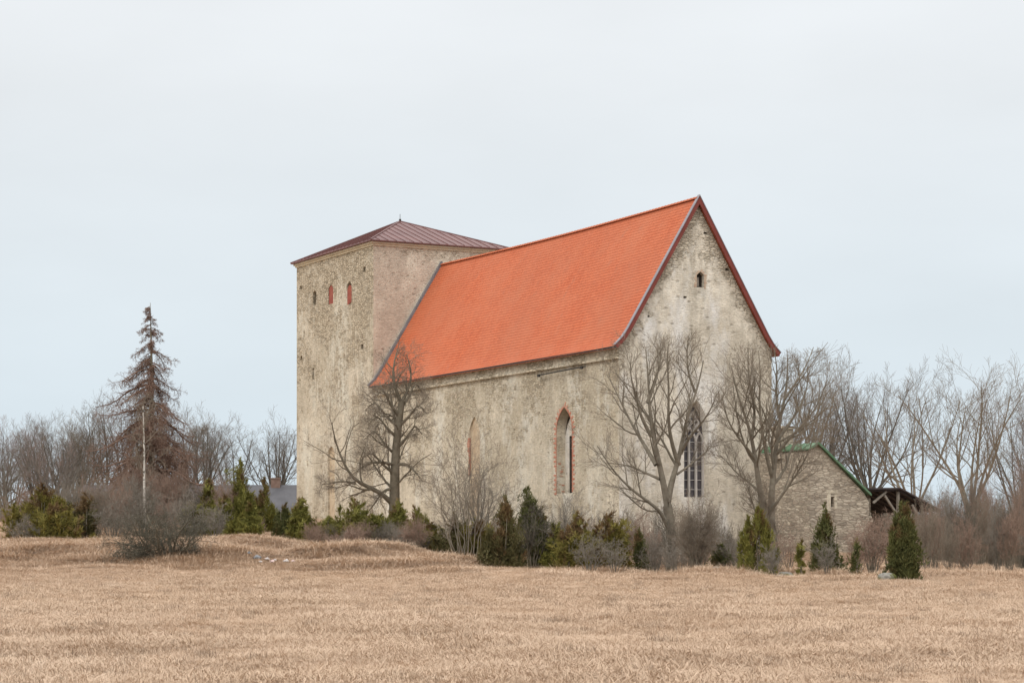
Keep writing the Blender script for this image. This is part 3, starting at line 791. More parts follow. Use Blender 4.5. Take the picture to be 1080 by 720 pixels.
def make_tree(name, loc, trunks, levels, rng, bark, twig, twig_min=.008, sides=(8, 5, 3), **props):
    """trunks: list of (points, r0, r1) in world space relative to loc; levels: list of grow() kwargs with K. Empty > trunk, crown"""
    e = empty(name, loc, **props)
    G0, cur = [], []
    for line, r0, r1 in trunks:
        p = resample(line, 12)[None]; r = (r0 + (r1 - r0) * np.linspace(0, 1, 12) ** .8)[None]
        if line[0][2] <= .05: r[0, 0] *= 1.35
        G0.append((p, r, sides[0])); cur.append((p, r))
    GT, GC = list(G0), []
    pts = np.concatenate([c[0] for c in cur]); rad = np.concatenate([c[1] for c in cur])
    allc = [(pts, rad)]
    for li, kw in enumerate(levels):
        kw = dict(kw); K = kw.pop('K'); both = kw.pop('both', False)
        p, r = grow(pts, rad, K, rng, **kw); r = minr(r, twig_min)
        (GT if li == 0 and bark != 'birch' and kw.get('ratio', 0) > .0 and len(levels) > 2 else GC).append((p, r, sides[1] if li == 0 else (4 if li == 1 and len(levels) > 3 else sides[2])))
        pts, rad = p, r
    V, Fc = tubes(GT, None); link('trunk', np_mesh(name + '_trunk', V, Fc, True), M[bark], e)
    V, Fc = tubes(GC, None); link('crown', np_mesh(name + '_crown', V, Fc, False), M[twig], e)
    return e
def copy_tree(o, loc, rz=0, sc=(1, 1, 1), label=None, group=None):
    c = o.copy(); COL.objects.link(c); c.location = loc; c.rotation_euler = (0, 0, rz); c.scale = sc
    if label: c['label'] = label
    if group: c['group'] = group
    for ch in o.children:
        k = ch.copy(); COL.objects.link(k); k.parent = c
    return c
def pxline(pts, d, base, dd=None):
    """picture polyline -> points relative to base at distance d, dd = depth offsets"""
    dd = dd or [0] * len(pts)
    return [P(x, y, d + q) - base for (x, y), q in zip(pts, dd)]

# ---- three bare trees close to the walls
rng = np.random.default_rng(41)
d = 158.0; b0 = at(415, d)
L4 = [dict(K=11, t0=.15, ratio=.46, ang=(35, 65), up=.03, N=8, wob=.16), dict(K=7, t0=.15, ratio=.55, ang=(30, 60), up=.02, N=6, wob=.17), dict(K=5, t0=.2, ratio=.6, ang=(25, 55), N=5, wob=.15, up=.02, lmin=.4)]
tr = [(pxline([(416, 548), (416, 520), (417, 480), (421, 440), (424, 422)], d, b0), .40, .21),
      (pxline([(423, 425), (417, 410), (414, 396), (416, 380), (420, 366)], d, b0, [0, -.3, -.6, -.6, -.3]), .15, .025),
      (pxline([(423, 425), (430, 412), (434, 400), (433, 388), (429, 374)], d, b0, [0, .4, .6, .8, 1]), .13, .025),
      (pxline([(413, 530), (404, 520), (390, 513), (375, 510), (366, 496), (358, 478), (352, 462), (350, 445)], d, b0, [0, -.6, -1, -1.4, -1.8, -2, -2.2, -2.4]), .20, .025),
      (pxline([(375, 510), (362, 507), (350, 509), (338, 511)], d, b0, [-1.4, -1.8, -2.2, -2.6]), .09, .02)]
for px_, py_, ex, ey, q in ((417, 500, 380, 478, -2), (418, 480, 385, 455, 1.5), (420, 462, 388, 440, -1), (420, 450, 385, 425, 2), (422, 440, 396, 412, -1.5), (421, 470, 445, 450, 1), (422, 448, 450, 428, -1), (419, 490, 446, 500, -1.5), (423, 430, 445, 405, 1),
                         (416, 515, 385, 535, -1), (417, 490, 372, 492, -2.5), (420, 455, 405, 400, 2)):
    tr.append((pxline([(px_, py_), (px_ * .65 + ex * .35, py_ * .75 + ey * .25 - 4), (px_ * .3 + ex * .7, ey - 3), (ex, ey + 8)], d, b0, [0, q * .3, q * .7, q]), .13, .02))
b0c = b0.copy()
make_tree('bare_tree', tuple(b0), tr, L4, rng, 'bark_old', 'twig', .006, label='stout old bare tree with thick dark trunk in front of the tower corner', cat='tree')

d = 134.0; b0 = at(709, d)
tr = [(pxline([(709, 606), (708, 585), (708, 565), (706, 545), (704, 533)], d, b0), .32, .27),
      (pxline([(705, 536), (701, 517), (696, 490), (688, 460), (684, 420), (684, 395), (681, 368)], d, b0, [0, 0, -.3, -.6, -.6, -.4, -.2]), .22, .025),
      (pxline([(704, 530), (706, 514), (712, 496), (719.5, 472), (722.5, 442), (731, 424), (737, 406), (742, 380)], d, b0, [0, .2, .4, .6, .8, 1, 1.2, 1.4]), .20, .025),
      (pxline([(706, 560), (701, 543), (692, 534), (680, 526), (664, 515), (650, 500), (640, 487), (630, 470)], d, b0, [0, -.4, -.9, -1.2, -1.5, -1.8, -2, -2.2]), .15, .02),
      (pxline([(692, 490), (680, 470), (668, 450), (655, 425), (648, 408), (640, 395)], d, b0, [-.3, .3, .8, 1.2, 1.4, 1.6]), .14, .02),
      (pxline([(716, 490), (708, 468), (704, 440), (706, 410), (703, 380), (705, 360)], d, b0, [.5, -.2, -.8, -1.2, -1.4, -1.5]), .14, .02),
      (pxline([(718, 478), (726, 462), (741, 445), (750, 432), (756, 415)], d, b0, [.7, 0, -.6, -1, -1.2]), .11, .02),
      (pxline([(687, 460), (676, 440), (670, 415), (664, 395), (666, 375)], d, b0, [-.6, -1.2, -1.8, -2.2, -2.4]), .12, .02),
      (pxline([(683, 425), (692, 400), (697, 380), (696, 358)], d, b0, [-.6, -.2, .2, .4]), .10, .02),
      (pxline([(696, 505), (680, 498), (662, 490), (640, 488)], d, b0, [-.2, .6, 1.2, 1.6]), .10, .02),
      (pxline([(714, 500), (728, 490), (742, 478), (752, 470)], d, b0, [.4, .8, 1.2, 1.5]), .08, .02),
      (pxline([(734, 415), (726, 395), (724, 372), (727, 352)], d, b0, [1.2, .8, .6, .4]), .08, .02)]
L4b = [dict(K=9, t0=.2, ratio=.44, ang=(28, 52), up=.09, N=8, wob=.11), dict(K=7, t0=.15, ratio=.52, ang=(25, 50), up=.06, N=6, wob=.12), dict(K=5, t0=.2, ratio=.6, ang=(22, 48), N=5, wob=.11, up=.05, lmin=.4)]
L4f = [dict(q, env=lambda p, z=P(0, 346, d)[2] - b0[2]: p[:, 2] < z) for q in L4b]
make_tree('bare_tree', tuple(b0), tr, L4f, rng, 'bark', 'twig', .0055, label='forked bare tree with low left limb standing in front of the church corner', cat='tree')

L4c = [dict(L4b[0], K=11, ratio=.48, ang=(30, 58)), dict(L4b[1], K=8), dict(L4b[2])]
d = 139.0; b0 = at(813, d); zc_ = P(0, 362, d)[2] - b0[2]
for q_ in L4c: q_['env'] = lambda p, z=zc_: p[:, 2] < z

tr = [(pxline([(816, 596), (815, 575), (814, 560)], d, b0), .33, .28), (pxline([(806, 592), (807, 565), (808, 545), (804, 528)], d, b0), .26, .22),
      (pxline([(814, 562), (812, 535), (815, 505), (818, 480), (820, 450), (828, 420), (833, 395), (830, 368)], d, b0, [0, .2, .4, .6, .8, .9, 1, 1]), .25, .02),
      (pxline([(804, 530), (800, 510), (797, 485), (793, 460), (785, 435), (777, 415), (771, 385)], d, b0, [0, -.2, -.4, -.6, -.8, -1, -1.2]), .20, .02),
      (pxline([(815, 505), (808, 480), (803, 450), (800, 420), (803, 395), (800, 370)], d, b0, [.4, -.2, -.6, -.9, -1.1, -1.2]), .14, .02),
      (pxline([(819, 465), (834, 445), (846, 425), (853, 405), (851, 385)], d, b0, [.7, 1.2, 1.6, 2, 2.2]), .12, .02),
      (pxline([(812, 540), (826, 520), (840, 500), (852, 480), (860, 455)], d, b0, [.1, -.5, -1, -1.5, -1.8]), .11, .02),
      (pxline([(802, 520), (790, 508), (778, 500), (768, 488), (760, 480)], d, b0, [0, .5, .9, 1.2, 1.4]), .10, .02),
      (pxline([(797, 485), (786, 470), (774, 455), (766, 440), (762, 420)], d, b0, [-.4, -1, -1.5, -1.9, -2.2]), .11, .02),
      (pxline([(805, 552), (797, 540), (792, 525), (788, 510)], d, b0, [0, -.5, -1, -1.3]), .09, .02),
      (pxline([(793, 460), (797, 435), (791, 405), (788, 380), (790, 362)], d, b0, [-.6, -.3, 0, .2, .3]), .11, .02),
      (pxline([(818, 480), (832, 462), (850, 445), (864, 425), (872, 402)], d, b0, [.6, .2, -.4, -.8, -1]), .12, .02),
      (pxline([(828, 420), (842, 400), (852, 382), (858, 366)], d, b0, [.9, 1.2, 1.5, 1.7]), .09, .02),
      (pxline([(822, 440), (818, 415), (820, 390), (816, 366)], d, b0, [.8, .4, .1, 0]), .10, .02)]
make_tree('bare_tree', tuple(b0), tr, L4c, rng, 'bark', 'twig', .0055, label='twin stemmed bare tree between the gable window and the green roof', cat='tree')

# ---- kinds of wood trees, generated, then copied
def wood_tree(name, seed, loc, h, spread, fork, bark, twig, style='ash', tmin=.0075, **props):
    rng = np.random.default_rng(seed); tr = []
    tp = [np.array([0, 0, 0.])]; dr = np.array([0, 0, 1.])
    th = h * (fork if style != 'pole' else .9)
    for k in range(5): dr = unit(dr + rng.normal(0, .05, 3) * [1, 1, 0]); tp.append(tp[-1] + dr * th / 5)
    r0 = h * .0165
    tr.append((tp, r0, r0 * (.8 if style != 'pole' else .12)))
    nl = {'ash': 7, 'round': 11, 'pole': 9, 'vase': 6}[style]
    for k in range(nl):
        az = k * 2.4 + rng.uniform(-.4, .4)
        if style == 'pole': s0 = .35 + .6 * k / nl; base = tp[0] + (tp[-1] - tp[0]) * s0; ln = h * (1 - s0) * .55 + .5; el = R(rng.uniform(40, 60))
        elif style == 'round': s0 = rng.uniform(.55, 1); base = tp[0] + (tp[-1] - tp[0]) * s0; ln = h * (1 - fork) * rng.uniform(.65, 1.0); el = R(rng.uniform(25, 85))
        else: base = tp[-1] - np.array([0, 0, rng.uniform(0, .2) * th]); ln = h * (1 - fork) * rng.uniform(.8, 1.08); el = R(rng.uniform(46, 86) if style == 'ash' else rng.uniform(58, 80))
        dr = np.array([math.cos(az) * math.cos(el) * spread, math.sin(az) * math.cos(el) * spread, math.sin(el)]); dr = unit(dr)
        ps = [base]
        for q in range(6): dr = unit(dr + rng.normal(0, .12, 3) + np.array([0, 0, .10])); ps.append(ps[-1] + dr * ln / 6)
        tr.append((ps, r0 * rng.uniform(.42, .66), .03))
    lv = [dict(K=8, t0=.25, ratio=.42, ang=(28, 52), up=.09, N=6, wob=.11), dict(K=6, t0=.2, ratio=.50, ang=(25, 48), up=.08, N=5, wob=.12), dict(K=5, t0=.2, ratio=.62, ang=(20, 45), up=.06, N=4, wob=.12, lmin=.5)]
    return make_tree(name, loc, tr, lv, rng, bark, twig, tmin, (7, 4, 3), **props)
protos = {}
def put_tree(kind, px, top, d, label, group, rz=0, wide=1.0):
    base = at(px, d); hgt = P(px, top, d)[2] - base[2]
    if kind not in protos:
        nm, seed, sp, fk, bk, tw, st = KINDS[kind]
        t = wood_tree(nm, seed, tuple(base), 15.0, sp, fk, bk, tw, st, cat='tree', label=label, group=group)
        # true height of this kind
        zs = max(v.co.z for ch in t.children for v in ch.data.vertices)
        protos[kind] = (t, zs); t.scale = (hgt / zs * wide, hgt / zs * wide, hgt / zs); return t
    t, zs = protos[kind]; k = hgt / zs
    return copy_tree(t, tuple(base), rz, (k * wide, k * wide, k), label, group)
KINDS = {'ash': ('bare_tree', 1, 1.0, .33, 'bark_far', 'twig_far', 'ash'), 'ash2': ('bare_tree', 12, 1.25, .28, 'bark', 'twig_far', 'ash'), 'round': ('bare_tree', 3, .95, .34, 'bark_far', 'twig_far', 'round'),
         'alder': ('bare_tree', 4, .8, .4, 'bark_far', 'twig_red', 'round'), 'vase': ('bare_tree', 5, 1.0, .25, 'bark_pale', 'twig_far', 'vase'), 'pole': ('bare_tree', 6, 1.0, .9, 'bark_pale', 'twig', 'pole'),
         'brown': ('bare_tree', 7, 1.1, .3, 'bark', 'twig', 'ash'), 'red2': ('bare_tree', 9, 1.0, .22, 'bark_far', 'twig_red', 'vase')}
rt = np.random.default_rng(77)
GL, GR = 'bare trees of the wood at the left edge', 'bare trees of the wood right of the church'
lab_l = 'bare tree of the dense wood at the left edge'
for px, top, dd, kd in ((-40, 438, 265, 'alder'), (2, 437, 262, 'alder'), (14, 440, 250, 'vase'), (36, 434, 255, 'alder'), (48, 430, 262, 'ash'), (60, 427, 250, 'round'), (74, 428, 258, 'ash2'), (86, 430, 266, 'round'),
                        (94, 426, 252, 'brown'), (7, 462, 240, 'vase'), (45, 455, 242, 'red2'), (-30, 460, 240, 'alder'), (68, 466, 240, 'vase'), (-62, 437, 262, 'round'), (-85, 438, 258, 'alder')):
    put_tree(kd, px, top, dd, lab_l, GL, rt.uniform(0, 6.28), rt.uniform(.85, 1.15))
for px, top, dd, kd, lb in ((113, 404, 252, 'ash', 'tall bare tree just left of the rusty conifer'), (131, 412, 262, 'round', 'bare tree mostly hidden by the rusty conifer'), (184, 416, 258, 'ash2', 'bare tree just right of the rusty conifer'),
                        (199, 421, 266, 'pole', 'slim bare tree right of the rusty conifer'), (222, 423, 250, 'round', 'bare tree with spreading crown behind the tallest green juniper'), (245, 437, 262, 'ash', 'smaller bare tree at the right end of the left wood'),
                        (299, 428, 262, 'round', 'single bare tree standing against the left edge of the tower')):
    put_tree(kd, px, top, dd, lb, None, rt.uniform(0, 6.28), 1.0)
lab_r = 'bare tree of the wood right of the church'
for px, top, dd, kd in ((842, 366, 215, 'brown'), (858, 372, 222, 'round'), (928, 364, 214, 'round'), 
                        (1078, 396, 215, 'red2'), (1096, 390, 222, 'ash2'), (1118, 392, 226, 'round'), (1150, 388, 222, 'ash'),
                        (1100, 440, 200, 'vase'), (865, 445, 240, 'round'),
                        (1075, 475, 188, 'alder')):
    put_tree(kd, px, top, dd, lab_r, GR, rt.uniform(0, 6.28), rt.uniform(.8, 1.1))
put_tree('brown', 1028, 364, 192, 'tallest bare tree near the right edge with thick straight trunk', None, 1.0, 1.0)
put_tree('ash2', 968, 372, 196, 'leaning bare tree rising behind the open shelter', None, 2.0, .95)

# ---- rusty larch and the white birch before it
def larch(loc, h, half, seed):
    rng = np.random.default_rng(seed)
    e = empty('larch_tree', loc, label='tall rusty brown conifer with drooping branches above the left thicket', cat='tree')
    line = [np.array([math.sin(t * 3) * .12, .1 * t, t * h]) for t in np.linspace(0, 1, 10)]
    tp = resample(line, 16)[None]; tr_ = (.26 * (1 - np.linspace(0, 1, 16)) + .012)[None]
    B = 190; t = np.sort(rng.uniform(.07, .985, B)); az = rng.uniform(0, 6.28, B)
    p = np.stack([np.interp(t * h, tp[0, :, 2], tp[0, :, c]) for c in (0, 1)] + [t * h], -1)
    ln = (half * (1 - t) ** .95 * rng.uniform(.38, 1.2, B) + .14)
    ln *= np.where((t > .62) & (t < .78) & (rng.random(B) < .15), 1.5, 1)
    el = np.radians(rng.uniform(-14, 18, B)); d = np.stack([np.cos(az) * np.cos(el), np.sin(az) * np.cos(el), np.sin(el)], -1)
    pts = [p]; N = 9
    for k in range(N - 1):
        bend = -.16 if k < 5 else .20
        d = unit(d + rng.normal(0, .06, d.shape) + np.array([0, 0, bend])); p = p + d * (ln / (N - 1))[:, None]; pts.append(p)
    bp = np.stack(pts, 1); br = (.012 + .016 * ln)[:, None] * (1 - .85 * np.linspace(0, 1, N)[None])
    c1, r1 = grow(bp, br, 22, rng, t0=.12, ratio=.22, ang=(40, 85), up=-.22, N=5, wob=.14, lmin=.16, taper=.3); kp = rng.random(len(c1)) < np.clip(np.repeat(ln, 22) / 1.6, .25, 1); c1, r1 = c1[kp], r1[kp]; r1 = minr(r1, .007)
    c2, r2 = grow(c1, r1, 9, rng, t0=.1, ratio=.5, ang=(30, 80), up=-.12, N=4, wob=.2, lmin=.12); r2 = minr(r2, .0065)
    V, Fc = tubes([(tp, tr_, 8)], None); link('trunk', np_mesh('larch_trunk', V, Fc, True), M['bark_old'], e)
    V, Fc = tubes([(bp, minr(br, .01), 4), (c1, r1, 3), (c2, r2, 3)], None); link('crown', np_mesh('larch_crown', V, Fc), M['larch'], e)
d = 150.0; bs = at(158, d)
larch(tuple(bs), P(0, 319, d)[2] - bs[2], hpx(112, d), 8)
d = 141.0; bs = at(153, d); rng = np.random.default_rng(19)
bl = pxline([(153, 570), (152.5, 540), (151.6, 518), (152.6, 490), (151.2, 462), (151.9, 440), (150.8, 428)], d, bs)
e = make_tree('birch_tree', tuple(bs), [(bl, .10, .035)], [dict(K=16, t0=.40, ratio=.22, ang=(30, 55), up=.06, N=6, wob=.14), dict(K=8, t0=.2, ratio=.5, ang=(25, 60), up=-.05, N=5, wob=.2), dict(K=5, t0=.2, ratio=.5, ang=(25, 60), up=-.1, N=4, wob=.2)], rng, 'birch', 'twig', .008,
          label='slim white trunked birch in front of the rusty conifer', cat='tree')

# ---- junipers
def conifer(name, loc, h, w, seed, mat, label, prof, plumes=70, lean=.9, spr=42, group=None, size=1.0, bare=.0, heads=4):
    """needle plumes spread through an outline prof(t)->0..1, with ragged tips; Empty > stem, foliage"""
    rng = np.random.default_rng(seed); e = empty(name, loc, label=label, cat='shrub', group=group)
    ns = max(2, int(w * 3)); stems = []
    for k in range(ns):
        a = rng.uniform(0, 6.28); q = rng.uniform(0, .45) * w
        stems.append(np.stack([np.array([math.cos(a) * q * (.3 + .7 * t), math.sin(a) * q * (.3 + .7 * t), t * h * .72]) for t in np.linspace(0, 1, 6)]))
    sp = np.stack(stems); sr = np.full((ns, 6), .035 + .012 * h / 3) * (1 - .8 * np.linspace(0, 1, 6))
    V, Fc = tubes([(sp, sr, 5)], None); link('stem', np_mesh(name + '_stem', V, Fc), M['bark'], e)
    t = rng.uniform(.05, 1.0, plumes) ** .85; az = rng.uniform(0, 6.28, plumes)
    nh = heads; hi = rng.integers(0, nh, plumes); hi[: plumes // 3] = 0
    ha = rng.uniform(0, 6.28, nh); hr = rng.uniform(.35, .72, nh) * w; hr[0] *= .15
    hh = (rng.uniform(.62, .95, nh) if prof is dome else rng.uniform(.45, .88, nh)) * h; hh[0] = h; hw = rng.uniform(.38, .62, nh) * w; hw[0] = w * (.66 if prof is dome else .85)
    lump = 1 + .25 * np.sin(az * 3 + seed) * np.sin(t * 7 + seed * 2) + rng.normal(0, .18, plumes)
    rad = hw[hi] * prof(t) * lump * rng.uniform(.5, 1.0, plumes) ** .6
    tip = np.stack([np.cos(az) * rad + np.cos(ha[hi]) * hr[hi], np.sin(az) * rad + np.sin(ha[hi]) * hr[hi], t * hh[hi] * (1 + rng.normal(0, .07, plumes))], -1)
    ln = (.28 + .22 * w + .10 * h) * rng.uniform(.6, 1.3, plumes)
    dr = unit(np.stack([np.cos(az) * (1 - lean), np.sin(az) * (1 - lean), np.full(plumes, lean)], -1) + rng.normal(0, .16, (plumes, 3)))
    base = tip - dr * ln[:, None]; base[:, 2] = np.maximum(base[:, 2], .02)
    # sprays on every plume
    s = rng.random((plumes, spr)); c = base[:, None] + (tip - base)[:, None] * s[..., None]
    wr = (ln * .13)[:, None] * (1.05 - s * .9)
    off = rng.normal(0, 1, (plumes, spr, 3)); c = c + off * wr[..., None]
    d = unit(dr[:, None] * .9 + off * .35 + rng.normal(0, .25, off.shape)).reshape(-1, 3); c = c.reshape(-1, 3)
    c[:, 2] = np.maximum(c[:, 2], .05)
    keep = rng.random(len(c)) > bare; c, d = c[keep], d[keep]; n = len(c)
    l = rng.uniform(.10, .28, n) * size; wd = rng.uniform(.014, .034, n) * size
    sd = unit(np.cross(d, rng.normal(0, 1, (n, 3)))); s2 = np.cross(d, sd)
    a_ = c - sd * wd[:, None] - d * l[:, None] * .3; b_ = c + sd * wd[:, None] - d * l[:, None] * .3; tp = c + d * l[:, None]
    a2 = c - s2 * wd[:, None]; b2 = c + s2 * wd[:, None]; t2 = c + (d + sd * .35) * l[:, None] * .85
    V = np.stack([a_, b_, tp, a2, b2, t2], 1).reshape(-1, 3); i = np.arange(n)[:, None] * 6
    link('foliage', np_mesh(name + '_foliage', V, [np.concatenate([i + [0, 1, 2], i + [3, 4, 5]])]), M[mat], e)
    return e
dome = lambda t: np.sqrt(np.clip(1 - t ** 2.2, 0, 1)) * (.75 + .25 * np.minimum(1, t * 4))
cone = lambda t: np.clip(1 - t, 0, 1) ** .85 * np.minimum(1, .55 + t * 2.2) + .03
column = lambda t: np.minimum(1, .6 + t * 1.6) * np.clip(1 - t ** 3.2, 0, 1) ** .8 + .03
egg = lambda t: np.sqrt(np.clip(1 - ((t - .38) / .64) ** 2, .02, 1))
GJ = 'green junipers in front of the church'
JN = [  # px, distance, top px, half width px, profile, material, plumes, label
    (43, 131, 514, 35, dome, 'juniper_gold', 230, 'wide rounded olive green juniper bush at the far left'),
    (221, 138, 506, 15, cone, 'juniper', 110, 'yellowish green juniper left of the tallest juniper near the farm roof'),
    (252, 136, 490, 17, cone, 'juniper', 150, 'tallest pointed green juniper in front of the grey farm roof'),
    (247, 129, 548, 12, dome, 'juniper', 60, 'small low green juniper at the foot of the tallest one'),
    (278, 139, 511, 11, column, 'juniper', 80, 'narrow green juniper right of the tallest one'),
    (300, 133, 531, 10, cone, 'juniper_dark', 80, 'slim green juniper left of the bushy one by the tower foot'),
    (315, 132, 525, 17, dome, 'juniper', 130, 'bushy green juniper in front of the tower foot at its left corner'),
    (345, 138, 546, 10, dome, 'juniper', 50, 'small green juniper at the tower foot'),
    (376, 135, 528, 20, dome, 'juniper', 120, 'spreading green juniper left of the old tree trunk'),
    (418, 134, 532, 17, dome, 'juniper', 130, 'bright green juniper below the old tree trunk'),
    (440, 131, 536, 12, column, 'juniper', 70, 'green juniper with a brown twiggy front right of the old trunk'),
    (531, 120, 524, 22, cone, 'spruce_brown', 170, 'dark brownish conical juniper standing forward on the grass edge'),
    (556, 125, 517, 24, cone, 'juniper_dark', 190, 'dark olive conical juniper right behind the brownish one'),
    (478, 127, 546, 24, dome, 'spruce_brown', 110, 'sparse olive juniper inside the large grey shrub'),
    (612, 122, 546, 19, dome, 'juniper_gold', 110, 'golden olive juniper bush below the red brick window'),
    (642, 121, 543, 19, dome, 'juniper_gold', 110, 'golden olive juniper bush right of the one below the brick window'),
    (673, 124, 556, 11, cone, 'juniper_dark', 60, 'small dark green juniper left of the forked tree'),
    (800, 119, 537, 14, column, 'juniper', 120, 'slim columnar green juniper below the twin stemmed tree'),
    (873, 122, 542, 20, cone, 'juniper_dark', 190, 'dark green conical juniper in front of the rubble annex'),
    (903, 119, 566, 6, cone, 'juniper_dark', 22, 'thin sparse young juniper between the two dense dark ones'),
    (954, 106, 537, 15.5, egg, 'juniper_dark', 300, 'dense egg shaped dark green juniper beside a mossy boulder'),
    (90, 133, 522, 17, dome, 'spruce_brown', 60, 'dull olive juniper right of the wide rounded one'),
    (845, 118, 572, 7, dome, 'juniper', 16, 'tiny juniper among stones left of the conical one')]
JN += [
    (395, 133, 540, 18, dome, 'juniper', 100, 'rounded green juniper between the spreading one and the one below the old trunk'),
    (362, 131, 552, 14, dome, 'juniper_gold', 60, 'low yellowish juniper before the tower foot'),
    (205, 134, 528, 18, dome, 'juniper', 80, 'yellowish green bush at the left of the group of pointed junipers'),
    (236, 134, 522, 16, dome, 'juniper', 90, 'green bush filling the gap left of the tallest juniper'),
    (265, 133, 535, 14, dome, 'juniper', 80, 'green bush at the right foot of the tallest juniper'),
    (508, 127, 550, 20, dome, 'juniper_gold', 80, 'olive juniper behind the stems of the large grey shrub'),
    (572, 125, 540, 18, dome, 'juniper_dark', 100, 'dark rounded juniper right of the olive conical one'),
    (600, 121, 556, 16, dome, 'juniper_gold', 80, 'low golden juniper at the left of the golden bushes'),
    (655, 122, 560, 16, dome, 'juniper_gold', 80, 'low golden brown juniper left of the small dark green one'),
    (458, 129, 553, 15, dome, 'juniper_gold', 60, 'low olive juniper left of the large grey shrub'),
    (587, 124, 552, 15, dome, 'juniper', 70, 'low green juniper between the dark conical and the golden bushes'),
    (330, 133, 548, 14, dome, 'juniper', 60, 'low green juniper touching the bushy one by the tower corner'),
    (60, 129, 532, 26, dome, 'juniper_gold', 120, 'olive bush at the right side of the wide rounded one'),
    (760, 124, 572, 14, dome, 'juniper_dark', 40, 'low dark juniper under the rounded grey shrub')]
for k, (px, dd, top, hw_, pf, mt, npl, lb) in enumerate(JN):
    bs = at(px, dd); conifer('juniper', tuple(bs), P(0, top, dd)[2] - bs[2], hpx(hw_ * (1.0 if pf is egg else 1.3), dd), 100 + k, mt, lb, pf, npl, .93 if pf in (column, egg) else .50 if pf is dome else .68, group=GJ, bare=.45 if 'sparse' in lb else .12, spr=58, heads=2 if pf in (column, egg) or npl < 30 else 7 if pf is dome and hw_ > 25 else 5 if pf is dome else 4)

d = 117.0; b0 = at(170, d); rng = np.random.default_rng(23)
tr = []
for k, (x0, pts_, r) in enumerate((
      (178, [(180, 580), (179, 566), (172, 552)], .15), (176, [(168, 585), (152, 577), (136, 574), (120, 572)], .10), (180, [(190, 582), (202, 574), (212, 566)], .09),
      (172, [(160, 582), (148, 568), (140, 552)], .08), (182, [(194, 588), (208, 584), (216, 582)], .07), (174, [(164, 590), (146, 588), (130, 587)], .09), (179, [(186, 566), (196, 552), (204, 545)], .08),
      (170, [(156, 590), (138, 582), (122, 582)], .06), (177, [(170, 568), (160, 556), (155, 543)], .08), (168, [(152, 594), (140, 594), (126, 592)], .06), (184, [(196, 578), (206, 562), (214, 554)], .06), (172, [(166, 574), (146, 562), (126, 556)], .07),
      (174, [(170, 586), (166, 570), (165, 556)], .06), (180, [(186, 590), (192, 594), (204, 592)], .05))):
    q = rng.uniform(-2.6, 2.2)
    tr.append((pxline([(x0, 598)] + pts_, d, b0, [0] + [q * (i + 1) / len(pts_) for i in range(len(pts_))]), r, .02))
make_tree('gnarled_shrub', tuple(b0), tr, [dict(K=11, t0=.2, ratio=.42, ang=(30, 75), up=.05, N=6, wob=.28, lmin=.5), dict(K=8, t0=.1, ratio=.55, ang=(30, 70), up=.03, N=5, wob=.28, lmin=.35), dict(K=6, t0=.1, ratio=.6, ang=(30, 65), up=.02, N=4, wob=.25, lmin=.2)], rng, 'bark_old', 'twig_gnarl', .0055,
          (6, 4, 3), label='large gnarled dark grey shrub standing forward on the field at left', cat='shrub')
# ---- bare shrubs
def shrub(loc, h, w, seed, mat, label, stems=14, droop=.05, K=(6, 5, 4), tmin=.0045, group=None, curve=.35, ratio=.45, wob=.2, r0=None, rise=0.0):
    rng = np.random.default_rng(seed); e = empty('bare_shrub', loc, label=label, cat='shrub', group=group); N = 8
    az = np.arange(stems) * 2.4 + rng.uniform(0, .6, stems); f = np.sqrt((np.arange(stems) + .5) / stems)
    p = np.stack([np.cos(az) * f * w * .18, np.sin(az) * f * w * .18, np.zeros(stems) - .05], -1); pts = [p]
    goal = np.stack([np.cos(az) * f * w * rng.uniform(.6, 1.05, stems), np.sin(az) * f * w * rng.uniform(.6, 1.05, stems), h * np.sqrt(np.clip(1.02 - (f * .85) ** 2, .1, 1)) * rng.uniform(.75, 1.02, stems)], -1)
    L_ = np.linalg.norm(goal - p, axis=1)
    q = p.copy()
    for k in range(1, N):
        t = k / (N - 1); c = p + (goal - p) * t; c[:, :2] = p[:, :2] + (goal - p)[:, :2] * (t ** (1 + curve)); c = c + rng.normal(0, .03, c.shape) * L_[:, None] * t ** .5; pts.append(c)
    bp = np.stack(pts, 1); rs = (r0 or .008 * h + .012); br = rs * rng.uniform(.6, 1.1, stems)[:, None] * (1 - .8 * np.linspace(0, 1, N)[None])
    G = [(bp, br, 5)]; a, r = bp, br
    for li, k in enumerate(K):
        a, r = grow(a, r, k, rng, t0=.2 if li else .3, ratio=ratio, ang=(25, 60), up=.08 - droop + (rise if li == 0 else 0), N=5 if li < 2 else 4, wob=wob, lmin=.15); r = minr(r, tmin); G.append((a, r, 3))
    for i, (pp, rr_, kk) in enumerate(G): pp[..., 2] = np.maximum(pp[..., 2], -.04)
    V, Fc = tubes(G[:1], None); link('stem', np_mesh('shrub_stem', V, Fc, True), M['bark_pale' if mat == 'twig_pale' else 'bark_old' if mat == 'twig_dark' else 'bark'], e)
    V, Fc = tubes(G[1:], None); link('twigs', np_mesh('shrub_twigs', V, Fc), M[mat], e)
    return e
